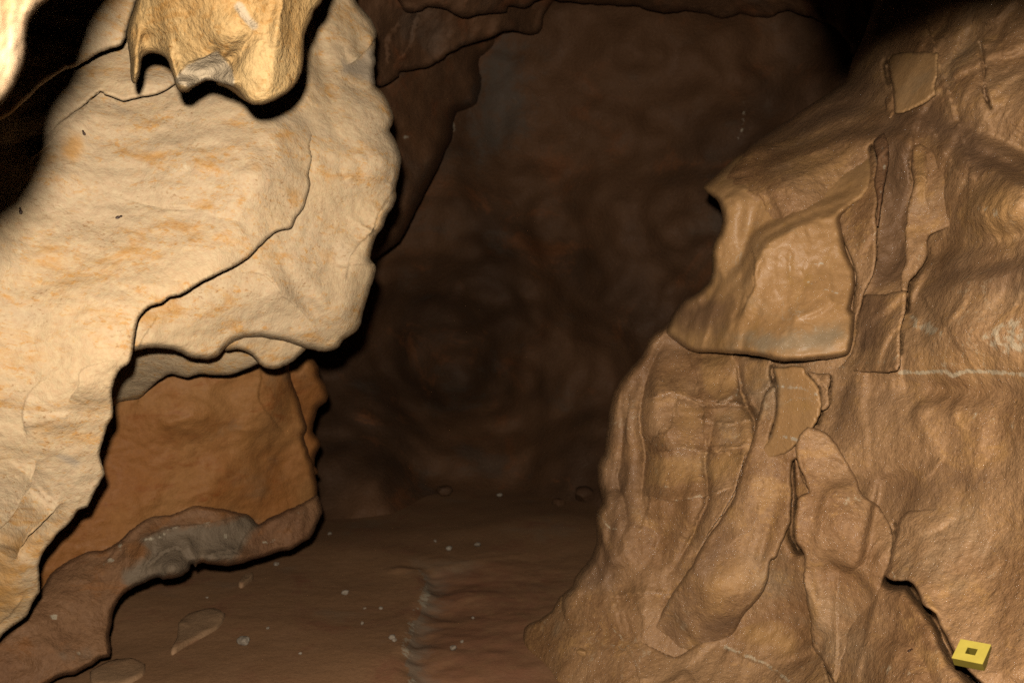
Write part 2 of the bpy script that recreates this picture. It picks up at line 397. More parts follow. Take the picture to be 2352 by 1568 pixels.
    for t in tri.tolist():
        for i in range(3):
            e = (t[i], t[(i + 1) % 3]); E[e] = 1
    nxt = {a_: b_ for (a_, b_) in E if (b_, a_) not in E}
    V = place(xy, d).tolist(); F = tri.tolist(); ST = st.tolist()
    seen = set()
    for s0 in list(nxt):
        if s0 in seen: continue
        loop = [s0]; seen.add(s0); k = nxt[s0]
        while k != s0 and k in nxt and k not in seen:
            loop.append(k); seen.add(k); k = nxt[k]
        if len(loop) < 8: continue
        lx = xy[loop]; ldp = d[loop]
        tg = np.roll(lx, -3, 0) - np.roll(lx, 3, 0); nrm = np.stack([-tg[:, 1], tg[:, 0]], 1); nrm /= np.linalg.norm(nrm, axis=1)[:, None] + 1e-9
        prev = loop
        for fr, sh in ((0.06, 0.12), (0.2, 0.4), (0.5, 0.75), (1.0, 1.0)):
            dk = ldp + thick * fr
            q = place(lx + nrm * inward * sh, dk)
            q = q + (0.02 * fbm(q * 6.0, 2))[:, None] * np.array([1.0, 0, 1.0]) * fr
            base = len(V); V += q.tolist(); ST += st[loop].tolist()
            cur = list(range(base, base + len(loop)))
            for i in range(len(loop)):
                j = (i + 1) % len(loop)
                F.append([prev[j], prev[i], cur[i], cur[j]])
            prev = cur
        F.append(prev[::-1])
    o = mesh_obj(obj_name or name, np.array(V), F, MAT[mat], parent, np.array(ST))
    PATCH[name] = (depth, o)
    return o
def at(name, x, y):
    dep = PATCH[name][0]
    d = float(dep(np.array([[x, y]]))[0]); return d, Vector(place([[x, y]], [d])[0])
def st_(name): o = PATCH[name][1]; return o
def frame_pt(x, y, d): return place([[x, y]], [d])[0]

# ================================================================== THE SETTING
# ---- floor
def floor_px(x, y):                       # where a ray meets the floor plane
    d = CAM[2] * FPX / (y - 784.0); p = place([[x, y]], [d])[0]; return p
RIM = [floor_px(x, y)[:2] for x, y in T(1, 2, [(400, 800), (470, 790), (560, 815), (580, 930), (545, 1010), (500, 1110), (455, 1240), (450, 1330), (440, 1450), (470, 1520), (560, 1640), (640, 1900)])]
RIML = catmull(RIM, 0.05, False)[::2]
def floor_z(P2):
    P2 = np.asarray(P2, float)
    p = np.concatenate([P2, np.zeros((len(P2), 1))], 1)
    z = 0.04 * fbm(p * np.array([0.7, 0.7, 1]) + 3.1, 2) + 0.006 * fbm(p * np.array([2, 2, 1.0]) + 9, 2) + 0.0012 * fbm(p * np.array([14, 14, 1.0]), 2) + 0.02 * np.clip(P2[:, 1] - 3.0, 0, 4)
    d, sg, par = seg_dist(P2, RIML, False)
    sd = d * sg + 0.03 * fbm(p * np.array([5, 5, 1.0]) + 2.2, 2)
    low_ = np.clip(0.5 + sd / 0.10, 0, 1); low_ = low_ * low_ * (3 - 2 * low_) * np.exp(-d / 0.45) * np.clip(par * 10, 0, 1)
    z = z - 0.035 * low_ + 0.020 * low_ * fbm(p * np.array([4, 4, 1.0]) + 4, 3)
    z = z + 0.010 * np.exp(-(sd / 0.05) ** 2)
    z = z + 0.25 * np.clip((P2[:, 1] - 5.6) / 1.2, 0, 1) ** 2 + 0.5 * np.clip((-1.2 - P2[:, 0]) / 2.5, 0, 1) ** 2
    return z
gx = np.concatenate([np.arange(-6, -2.2, 0.08), np.arange(-2.2, 1.8, 0.016), np.arange(1.8, 6, 0.08)])
gy = np.concatenate([np.arange(-3, 2.3, 0.1), np.arange(2.3, 4.2, 0.014), np.arange(4.2, 12.0, 0.05)])
X, Y = np.meshgrid(gx, gy); P2 = np.stack([X.ravel(), Y.ravel()], 1); Z = floor_z(P2)
nx, ny = len(gx), len(gy)
idx = np.arange(nx * ny).reshape(ny, nx)
F = np.stack([idx[:-1, :-1].ravel(), idx[:-1, 1:].ravel(), idx[1:, 1:].ravel(), idx[1:, :-1].ravel()], 1).tolist()
d, sg, par = seg_dist(P2, RIML, False)
st = np.zeros((len(P2), 3))
st[:, 0] = 0.62 * np.exp(-(d / 0.03) ** 2) * np.clip(0.8 + 1.4 * fbm(np.concatenate([P2 * 5, np.zeros((len(P2), 1))], 1), 2), 0, 1.2)
st[:, 1] = np.where(sg > 0, 0.8 * np.exp(-d / 0.14), 0) * np.clip(par * 10, 0, 1)
st[:, 2] = np.clip(0.9 - d / 1.2, 0, 0.6) * (sg > 0) * np.clip(par * 10, 0, 1)
fl = mesh_obj('ground', np.concatenate([P2, Z[:, None]], 1), F, MAT['mud'], None, st, origin=(0, 0, 0)); fl['kind'] = 'structure'

# ---- far wall of the chamber and roof
fb = depth_field([(-500, -400, 5.0), (-500, 1300, 5.2), (600, 300, 5.2), (700, 1050, 5.5), (850, 500, 5.8), (1000, 150, 5.3), (930, 850, 6.5), (1080, 880, 6.6), (1130, 650, 6.2), (1150, 400, 5.8), (1000, 1100, 5.7), (1050, 1000, 6.1), (850, 1120, 5.5), (1250, 1130, 5.7), (1300, 900, 6.1), (1400, 600, 5.5), (1500, 850, 5.5), (1400, 250, 5.4),
                  (1400, 0, 5.1), (1400, -300, 4.6), (1700, 350, 5.1), (1750, 100, 5.0), (1750, 800, 5.0), (2200, 300, 4.6), (2200, 900, 4.4), (2800, 0, 4.0), (2800, 1200, 4.0)])
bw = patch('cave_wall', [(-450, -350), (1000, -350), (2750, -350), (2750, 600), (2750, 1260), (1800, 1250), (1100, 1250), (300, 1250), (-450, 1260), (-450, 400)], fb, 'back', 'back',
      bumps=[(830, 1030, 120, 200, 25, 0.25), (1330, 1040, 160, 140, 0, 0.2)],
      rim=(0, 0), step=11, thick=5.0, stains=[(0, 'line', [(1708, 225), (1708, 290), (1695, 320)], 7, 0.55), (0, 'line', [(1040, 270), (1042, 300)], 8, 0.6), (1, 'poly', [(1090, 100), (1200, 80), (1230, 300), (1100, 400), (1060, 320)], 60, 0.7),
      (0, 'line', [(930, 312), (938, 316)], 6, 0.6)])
bw['kind'] = 'structure'
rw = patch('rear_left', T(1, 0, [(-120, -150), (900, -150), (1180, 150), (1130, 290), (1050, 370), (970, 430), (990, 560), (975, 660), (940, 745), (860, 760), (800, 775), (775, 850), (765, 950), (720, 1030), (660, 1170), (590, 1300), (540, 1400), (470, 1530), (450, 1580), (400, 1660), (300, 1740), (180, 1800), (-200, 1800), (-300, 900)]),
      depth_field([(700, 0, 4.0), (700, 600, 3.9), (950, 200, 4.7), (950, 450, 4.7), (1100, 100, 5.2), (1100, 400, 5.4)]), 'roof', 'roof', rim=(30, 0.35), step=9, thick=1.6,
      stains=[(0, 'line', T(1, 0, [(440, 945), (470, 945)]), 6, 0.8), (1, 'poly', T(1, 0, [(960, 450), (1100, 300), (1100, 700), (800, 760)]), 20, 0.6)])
rw.name = 'cave_wall'; rw['kind'] = 'structure'
# roof slabs hanging over the far chamber
r1 = patch('roof_low', T(1, 0, [(-300, -200), (1500, -200), (1400, 100), (1385, 190), (1360, 232), (1300, 238), (1200, 214), (1110, 218), (1060, 244), (950, 288), (840, 314), (790, 348), (720, 374), (700, 404), (650, 434), (580, 468), (470, 484), (400, 494), (398, 530), (300, 590), (235, 597), (-300, 597)]),
      depth_field([(700, 0, 3.6), (700, 200, 3.7), (870, 190, 4.0), (1000, 100, 4.35), (1150, 70, 4.7), (1240, 50, 4.95), (1300, -100, 4.8), (1000, -100, 4.0)]), 'roof', 'roof', rim=(6, 0.06), step=7, thick=0.9,
      creases=[Crease('step', T(1, 0, [(540, 80), (510, 160), (490, 250), (460, 340), (390, 410)]), 0.05, 30), Crease('step', T(1, 0, [(400, 150), (350, 230), (310, 310), (320, 440)]), 0.05, 30)], rough_edge=2.0)
r1.name = 'cave_ceiling'; r1['kind'] = 'structure'
r2 = patch('roof_high', T(1, 0, [(380, -400), (5200, -400), (5200, 250), (4100, 420), (3540, 385), (3510, 320), (3470, 270), (3410, 200), (3350, 165), (3270, 132), (3180, 97), (3090, 82), (3010, 92), (2950, 117), (2890, 122), (2820, 112), (2750, 97), (2680, 117), (2620, 127), (2550, 102), (2450, 82), (2352, 76), (2200, 88), (2130, 72), (2050, 42), (1900, 36), (1750, 30), (1600, 14), (1500, 6), (1400, -15), (1330, 12), (1270, 52), (1150, 46), (1140, 82), (1060, 88), (950, 104), (870, 128), (780, 94), (700, 62), (600, 52), (540, 82), (420, 60)]),
      depth_field([(900, -100, 3.6), (960, 30, 3.9), (1080, 40, 4.05), (1200, 10, 4.4), (1400, 0, 4.65), (1600, 20, 4.65), (1800, 20, 4.5), (1960, 120, 4.0), (1960, -50, 3.8), (2300, 100, 3.0), (2300, -100, 2.6), (1500, -130, 3.8)]), 'roof', 'roof', rim=(6, 0.06), step=7, thick=0.8, rough_edge=2.6)
r2.name = 'cave_ceiling'; r2['kind'] = 'structure'

# ================================================================== LEFT: the pale limestone wall
DL = depth_field([(-350, -250, 1.45), (-350, 500, 1.4), (-350, 1300, 1.75), (0, 0, 1.85), (0, 500, 1.75), (0, 900, 1.75), (0, 1300, 2.05), (0, 1650, 2.25), (300, 100, 2.1), (300, 500, 1.98), (250, 900, 1.92), (150, 1200, 2.0),
                  (600, 100, 2.22), (600, 400, 2.08), (500, 650, 2.05), (400, 1000, 2.15), (850, 100, 2.55), (850, 350, 2.38), (850, 600, 2.42), (700, 700, 2.25), (700, 1000, 2.5), (850, -200, 2.6)])
left = thing('limestone_wall', (-0.9, 2.1, 0.1), 'big smooth pale cream limestone wall under the hanging spiked rock, split by thin black cracks', 'rock wall')

edge_up = T(0, 0, [(2350, 790), (2290, 830), (2220, 870), (2170, 930), (2145, 1010), (2155, 1100), (2130, 1200), (2140, 1280), (2115, 1370), (2090, 1440), (2040, 1500), (2005, 1568)])
edge_mid = T(0, 1, [(1930, 20), (1860, 60), (1790, 130), (1720, 200), (1640, 255), (1540, 300), (1440, 350), (1380, 380), (1330, 410), (1290, 440), (1240, 465), (1170, 480), (1110, 520), (1040, 540), (990, 580), (955, 625), (942, 690), (925, 760), (918, 820), (915, 875), (890, 935), (830, 975), (800, 1030), (775, 1110), (775, 1200), (780, 1300), (740, 1370), (715, 1440), (700, 1500)])
edge_low = T(0, 2, [(690, 0), (715, 100), (720, 125), (680, 210), (640, 280), (600, 350), (540, 380), (490, 450), (440, 500), (390, 545), (350, 600), (310, 650), (285, 700), (268, 760), (275, 830), (275, 930), (230, 1010), (180, 1110), (100, 1170), (30, 1225), (0, 1262), (-100, 1340)])
patch('M1', [(-330, -280), (770, -280), (790, 60)] + edge_up + edge_mid + edge_low + [(-330, 1560), (-330, 600)], DL, 'left', 'pale', left,
      offs=[(790, 0, 0.05), (784, 260, 0.035), (720, 350, 0.0), (715, 440, -0.03), (660, 520, -0.05), (500, 620, -0.08), (330, 720, -0.12), (300, 860, -0.12), (235, 1080, -0.10), (90, 1330, -0.06), (0, 1450, -0.04), (0, 700, 0), (300, 300, 0), (-200, 0, 0), (600, 200, 0)],
      bumps=[(110, 960, 70, 80, 20, 0.015), (210, 860, 70, 45, -20, 0.01), (30, 1330, 50, 70, 20, 0.03), (590, 400, 60, 120, 30, 0.03), (420, 390, 120, 60, 0, 0.02), (640, 330, 60, 30, 60, 0.02), (230, 235, 60, 18, 10, -0.01)],
      creases=[Crease('step', T(0, 1, [(340, 1030), (250, 1080), (200, 1130), (170, 1200), (155, 1280), (165, 1370), (185, 1450)]), 0.022, 60, 0.3, 0.3, -1),
               Crease('step', T(0, 1, [(840, 912), (700, 930), (600, 960), (545, 1000), (540, 1080), (500, 1150), (450, 1230)]), 0.02, 35, 0.3, 0.3, -1),
               Crease('step', T(0, 2, [(265, 10), (235, 110), (210, 200), (160, 270), (120, 360), (70, 440), (0, 500), (-90, 560)]), 0.035, 40, 0.3, 0, 1),
               Crease('step', T(0, 2, [(470, 322), (410, 345), (350, 400), (250, 500), (190, 560), (150, 620), (110, 710), (95, 735)]), 0.05, 40, 0.25, 0.2, 1),
               Crease('step', T(0, 2, [(170, 960), (120, 1040), (60, 1110), (0, 1150), (-60, 1190)]), 0.012, 20, 0.2, 0, 1),
               Crease('step', T(0, 0, [(690, 630), (650, 660), (600, 705), (590, 745), (500, 815), (440, 860), (400, 920), (340, 990), (280, 1040), (200, 1110)]), 0.035, 45, 0.02, 0.35, 1),
               Crease('groove', T(0, 0, [(720, 1310), (860, 1360), (1000, 1410), (1180, 1440), (1380, 1440)]), 0.007, 3, 0.3, 0.3),
               Crease('groove', T(0, 0, [(1380, 1440), (1480, 1490), (1620, 1520), (1760, 1550)]), 0.006, 8, 0.3, 0.3)],
      rim=(7, 0.035), step=4.6, thick=0.35, inward=5,
      stains=[(2, 'poly', T(0, 0, [(390, 1010), (480, 900), (560, 930), (600, 1000), (560, 1100), (520, 1160), (420, 1100)]), 25, 0.75), (2, 'poly', T(0, 0, [(880, 1190), (960, 1150), (1000, 1190), (920, 1240)]), 20, 0.6),
              (2, 'poly', T(0, 0, [(1950, 1300), (2080, 1260), (2120, 1400), (2000, 1460)]), 20, 0.6), (2, 'poly', T(0, 0, [(1660, 1150), (1780, 1090), (1840, 1180), (1700, 1230)]), 20, 0.5),
              (2, 'poly', T(0, 1, [(400, 340), (600, 330), (700, 420), (520, 470), (380, 420)]), 40, 0.5), (2, 'poly', T(0, 1, [(180, 1310), (400, 1330), (420, 1460), (220, 1440)]), 25, 0.6),
              (2, 'poly', [(-50, 1240), (60, 1200), (140, 1170), (180, 1180), (90, 1300), (60, 1420), (-50, 1470)], 60, 0.7), (2, 'poly', T(0, 1, [(150, 860), (350, 800), (420, 900), (200, 960)]), 30, 0.5),
              (0, 'poly', T(0, 0, [(950, 1150), (1150, 1050), (1450, 1020), (1600, 1120), (1450, 1250), (1300, 1350), (1050, 1280)]), 60, 0.42), (0, 'poly', T(0, 0, [(1700, 850), (1850, 900), (2100, 900), (2000, 1100), (1850, 1100)]), 40, 0.36), (0, 'poly', T(0, 1, [(100, 0), (700, 20), (1100, 150), (600, 250), (100, 250)]), 70, 0.33), (1, 'poly', T(0, 0, [(680, 650), (760, 690), (950, 770), (900, 800), (740, 740)]), 14, 0.7), (1, 'poly', T(0, 2, [(380, 0), (480, 5), (560, 50), (520, 80), (440, 40)]), 12, 0.85)])
patch('M2', T(1, 0, [(-500, -300), (70, -300), (100, 0), (150, 70), (200, 130), (246, 215), (242, 262), (236, 330), (226, 380), (236, 420), (226, 470), (232, 560), (236, 596), (262, 615), (300, 660), (340, 740), (360, 800), (352, 860), (330, 900), (356, 940), (390, 1010), (412, 1090), (402, 1180), (378, 1295), (382, 1360), (355, 1430), (330, 1465), (310, 1500), (285, 1568)]) +
      T(1, 1, [(230, 80), (205, 170), (200, 220), (238, 265), (232, 320), (210, 390), (190, 450), (165, 540), (145, 600), (135, 660), (110, 710), (60, 745), (20, 770), (0, 800), (-22, 832), (-92, 856), (-150, 852), (-250, 830), (-312, 810)]) +
      T(0, 1, [(1950, 785), (1880, 770), (1800, 757), (1740, 760), (1680, 765), (1620, 785), (1560, 830), (1520, 875), (1480, 900), (1430, 912), (1370, 905), (1290, 885), (1210, 850), (1150, 838), (1070, 830), (1000, 836), (945, 850), (860, 850), (820, 700), (1000, 400), (1500, 150), (1900, -150)]) + [(640, 350), (640, 0)],
      DL, 'left', 'pale', left, offs=[(790, 0, 0.0), (800, 300, 0.0), (850, 500, 0.0), (500, 700, 0.03), (320, 780, 0.02), (760, 780, 0.02), (600, 600, 0.03)],
      bumps=[(870, 250, 60, 60, 0, 0.04), (880, 370, 60, 50, 0, 0.05), (745, 730, 60, 60, 40, 0.05), (700, 690, 25, 110, -35, -0.03), (800, 690, 30, 90, 10, 0.03), (560, 690, 150, 45, -10, 0.02), (830, 140, 30, 50, 20, -0.03), (740, 150, 25, 110, -12, -0.03), (660, 640, 60, 40, 30, 0.02)],
      creases=[Crease('step', T(1, 0, [(245, 255), (215, 300), (150, 370), (90, 425), (20, 450)]), 0.03, 20, 0.05, 0.4, 1),
               Crease('step', T(1, 0, [(380, 1290), (330, 1360), (290, 1430), (240, 1490), (225, 1560), (215, 1640)]), 0.05, 30, 0.05, 0.2, 1),
               Crease('step', T(1, 1, [(225, 0), (180, 60), (130, 110), (90, 150), (60, 190), (45, 260), (30, 370)]), 0.05, 30, 0.1, 0.3, 1),
               Crease('step', T(1, 1, [(45, 260), (110, 250), (170, 255), (232, 262)]), 0.02, 14, 0.2, 0.05, -1),
               Crease('step', T(0, 1, [(1640, 300), (1800, 320), (1880, 380), (1940, 460), (2010, 520), (2100, 600), (2170, 700)]), 0.018, 40, 0.3, 0.3, -1),
               Crease('step', T(1, 0, [(0, 1250), (60, 1215), (160, 1205), (250, 1220), (330, 1270)]), 0.015, 25, 0.3, 0.3, 1),
               Crease('step', T(0, 1, [(1090, 600), (1030, 690), (990, 750), (940, 840)]), 0.02, 18, 0.4, 0, 1)],
      rim=(16, 0.09), step=4.6, thick=0.55,
      stains=[(1, 'poly', T(1, 0, [(0, 400), (60, 430), (230, 330), (236, 590), (100, 540), (0, 500)]), 15, 0.9), (2, 'poly', T(0, 1, [(1300, 480), (1600, 500), (1650, 600), (1300, 640), (1150, 620)]), 50, 0.5), (2, 'poly', T(0, 1, [(2150, 140), (2330, 120), (2340, 300), (2200, 250)]), 30, 0.5)])
patch('M3', T(0, 1, [(1500, 800), (1560, 845), (1640, 840), (1710, 865), (1760, 905), (1780, 930), (1810, 960), (1860, 975), (1920, 970), (1980, 945), (2040, 905), (2100, 850), (2150, 780), (2000, 700), (1600, 700)]), DL, 'left', 'pale', left, offs=[(0, 0, 0.10)],
      rim=(14, 0.06), step=4.6, thick=0.5, obj_name='lip')
patch('M4', T(0, 1, [(700, 1250), (830, 1200), (960, 1175), (1010, 1130), (1080, 1062), (1150, 1018), (1200, 1012), (1290, 1032), (1380, 1008), (1450, 1013), (1540, 1018), (1620, 1003), (1700, 972), (1790, 930), (1900, 860), (1800, 700), (1000, 700), (700, 800)]),
      depth_field([(250, 940, 2.72), (320, 920, 2.78), (330, 830, 2.45), (450, 840, 2.45), (600, 830, 2.5), (450, 760, 2.4)]), 'left', 'pale', left, rim=(6, 0.03), step=5, thick=0.5, obj_name='undercut',
      creases=[Crease('groove', T(0, 1, [(960, 800), (1100, 780), (1300, 850)]), 0.02, 10)])
for nm, on in (('M1', 'rock_face'), ('M2', 'rock_face')): PATCH[nm][1].name = on
# upper slabs of that wall, behind the hanging rock
patch('U', T(0, 0, [(690, 632), (720, 650), (790, 676), (850, 694), (930, 680), (1000, 664), (1080, 648), (1150, 620), (1205, 585), (1400, 450), (1400, 100), (900, -250), (300, -250), (-400, 600), (-300, 1200), (100, 1150), (290, 1010), (420, 850), (560, 740)]), DL, 'left', 'pale', left,
      offs=[(390, 200, -0.07), (285, 230, -0.07), (232, 215, -0.05), (160, 290, -0.03), (90, 355, 0.02), (200, 100, -0.05), (0, 300, 0.0), (450, 100, -0.05)], rim=(5, 0.02), step=5, thick=0.3, obj_name='slab', inward=4,
      bumps=[(330, 190, 60, 25, -8, 0.02)])
patch('U2', T(0, 0, [(1150, -300), (1000, -50), (945, 0), (922, 60), (898, 130), (880, 205), (868, 262), (838, 312), (770, 337), (700, 362), (620, 407), (540, 452), (450, 482), (350, 547), (280, 595), (150, 720), (0, 830), (-450, 900), (-450, -300)]), DL, 'left', 'pale', left,
      offs=[(300, 60, -0.26), (200, 150, -0.24), (100, 200, -0.20), (0, 270, -0.16), (250, -80, -0.28)], rim=(8, 0.04), step=6, thick=0.4, obj_name='slab', inward=4)

# ---- the hanging rock with its little stalactites
hang = thing('hanging_rock', (-0.55, 1.55, 2.0), 'ochre pitted rock hanging from the roof with one curved spike and a round nose', 'rock')
Hf = depth_field([(300, -150, 1.42), (300, 80, 1.50), (450, 60, 1.43), (450, -150, 1.30), (600, 60, 1.42), (600, -150, 1.30), (700, 60, 1.54), (740, -150, 1.5), (620, 200, 1.44), (430, 180, 1.48), (500, 170, 1.48), (310, 150, 1.50), (680, 170, 1.53)])
Hout = T(0, 0, [(940, -450), (945, -50), (925, 60), (892, 150), (875, 250), (885, 340), (895, 420), (899, 500), (905, 550), (920, 576), (938, 574), (952, 545), (968, 490), (975, 430), (985, 400), (1010, 380), (1050, 370), (1100, 378), (1140, 400), (1165, 440), (1180, 490), (1195, 540), (1204, 580), (1225, 620), (1250, 638), (1295, 637), (1330, 605), (1375, 583), (1420, 558), (1470, 562), (1530, 580), (1575, 592), (1610, 605), (1640, 625), (1660, 650), (1690, 690), (1730, 718), (1800, 722), (1870, 707), (1930, 674), (1980, 642), (2040, 582), (2080, 505), (2092, 420), (2095, 330), (2102, 250), (2122, 190), (2150, 130), (2167, 80), (2210, 30), (2240, -50), (2300, -450)])
patch('H', Hout, Hf, 'hang', 'hang', hang, rim=(13, 0.07), step=3.6, thick=0.5, rough_edge=0.7, obj_name='rock_body',
      bumps=[(605, 150, 80, 110, 10, 0.035), (520, 80, 90, 60, 0, 0.03), (480, 160, 60, 30, -20, -0.05), (350, 90, 40, 25, 0, -0.02), (395, 150, 14, 60, -8, 0.02), (315, 130, 12, 60, 4, 0.03), (640, 60, 18, 90, 5, 0.03), (555, 110, 20, 60, 40, -0.03), (425, 195, 22, 15, 0, 0.05), (350, 122, 30, 14, 0, -0.03)],
      creases=[Crease('step', T(0, 0, [(1965, -60), (1945, 60), (1930, 120), (1940, 230), (1948, 330), (1950, 430)]), 0.03, 22, 0, 0.4, 1),
               Crease('step', T(0, 0, [(1200, 560), (1260, 470), (1330, 420), (1420, 385), (1500, 345)]), 0.02, 14, 0.2, 0.3, -1),
               Crease('step', T(0, 0, [(1500, 345), (1525, 380), (1550, 412), (1585, 420), (1600, 470), (1600, 560), (1612, 600)]), 0.03, 14, 0.2, 0.1, -1),
               Crease('step', T(0, 0, [(1220, 580), (1280, 565), (1340, 575), (1400, 560)]), 0.015, 8, 0.1, 0.3, -1),
               Crease('step', T(0, 0, [(1620, 30), (1680, 110), (1740, 190), (1730, 240), (1670, 330), (1640, 430)]), 0.02, 22, 0.2, 0.3, 1),
               Crease('groove', T(0, 0, [(985, 395), (960, 360), (970, 300), (1020, 200)]), 0.01, 8, 0.1, 0.5)],
      stains=[(1, 'poly', T(0, 0, [(1205, 560), (1290, 445), (1420, 385), (1500, 350), (1530, 390), (1590, 460), (1610, 600), (1420, 555), (1300, 600)]), 8, 0.95), (1, 'line', T(0, 0, [(1650, 50), (1700, 120), (1750, 180)]), 14, 0.9),
              (2, 'poly', T(0, 0, [(890, 180), (1080, 190), (1100, 250), (980, 330), (960, 560), (900, 560), (885, 300)]), 14, 0.5), (0, 'poly', T(0, 0, [(1770, 560), (1900, 510), (1980, 560), (1850, 620), (1760, 620)]), 12, 0.33)])

# ---- the near out-of-focus rock beside the lens
near = patch('near', T(0, 0, [(700, -900), (500, -500), (390, -120), (330, 0), (262, 50), (216, 110), (182, 190), (171, 280), (176, 345), (152, 460), (112, 560), (62, 640), (0, 712), (-120, 800), (-900, 900), (-900, -900)]),
      depth_field([(0, 0, 0.54), (100, 0, 0.60), (0, 200, 0.56), (-300, 0, 0.36), (200, -300, 0.56), (-300, 300, 0.40)]), 'hang', 'near', rim=(18, 0.03), step=6, thick=0.25, inward=3)
near.name = 'rock_outcrop'; tag(near, 'glaring bleached rock outcrop blurred close to the lens, beside a black shadow', 'rock')

# ---- lower left: orange brown block and its grey ledge
low = thing('rock_block', (-0.9, 2.9, 0.3), 'orange-brown rock block recessed beneath the pale wall, with a grey ledge along its foot', 'rock')
DN = depth_field([(0, 1300, 2.55), (0, 1600, 2.35), (-250, 1400, 2.2), (100, 1450, 2.45), (250, 1480, 2.6), (300, 1000, 2.78), (500, 1000, 2.9), (680, 950, 3.15), (725, 1100, 3.3), (450, 1250, 2.9), (200, 1300, 2.65), (400, 850, 2.8), (650, 1200, 3.15), (250, 800, 2.75), (700, 800, 3.1)])
NR = T(0, 1, [(1990, 960), (2010, 1050), (2035, 1110), (2060, 1180), (2082, 1260), (2112, 1380), (2092, 1440), (2120, 1520), (2132, 1567)])
patch('N', [(150, 780), (650, 780)] + NR + T(0, 2, [(2155, 40), (2160, 80), (2182, 180), (2187, 260), (2190, 400), (2100, 520), (1500, 640), (1200, 700), (700, 900), (600, 1100), (300, 1300), (-200, 1500), (-500, 1300), (-200, 900), (400, -100)]), DN, 'tan', 'tan', low, rim=(16, 0.10), step=5.5, thick=0.7, obj_name='rock_face',
      bumps=[(600, 950, 60, 90, 0, 0.05), (640, 1060, 40, 60, 20, -0.04), (400, 960, 100, 40, 0, 0.03), (520, 1100, 120, 50, -10, 0.03), (680, 900, 25, 70, 15, -0.04)],
      creases=[Crease('step', T(0, 1, [(1790, 960), (1800, 1050), (1780, 1150), (1800, 1220), (1880, 1330), (1950, 1400)]), 0.04, 30, 0.2, 0.3, 1), Crease('groove', T(0, 1, [(780, 1170), (900, 1160), (960, 1200)]), 0.015, 8)],
      stains=[(1, 'poly', T(0, 1, [(1400, 1390), (1650, 1320), (1650, 1440), (1450, 1480)]), 40, 0.6), (1, 'poly', T(0, 2, [(1050, 130), (1330, 120), (1300, 190), (1100, 180)]), 40, 0.5), (2, 'poly', T(0, 1, [(850, 1230), (1500, 1230), (1800, 1300), (1300, 1560), (800, 1500)]), 80, 0.5)])
patch('N2', T(0, 1, [(1900, 960), (2040, 960), (2100, 905), (2160, 905), (2192, 960), (2197, 1020), (2242, 1080), (2262, 1150), (2250, 1202), (2192, 1240), (2172, 1310), (2152, 1400), (2192, 1450), (2207, 1492), (2175, 1567), (2168, 1640), (2190, 1700), (1900, 1700)]), DN, 'tan', 'tan', low, offs=[(0, 0, 0.14)], rim=(18, 0.12), step=6, thick=0.6, obj_name='rock_face')
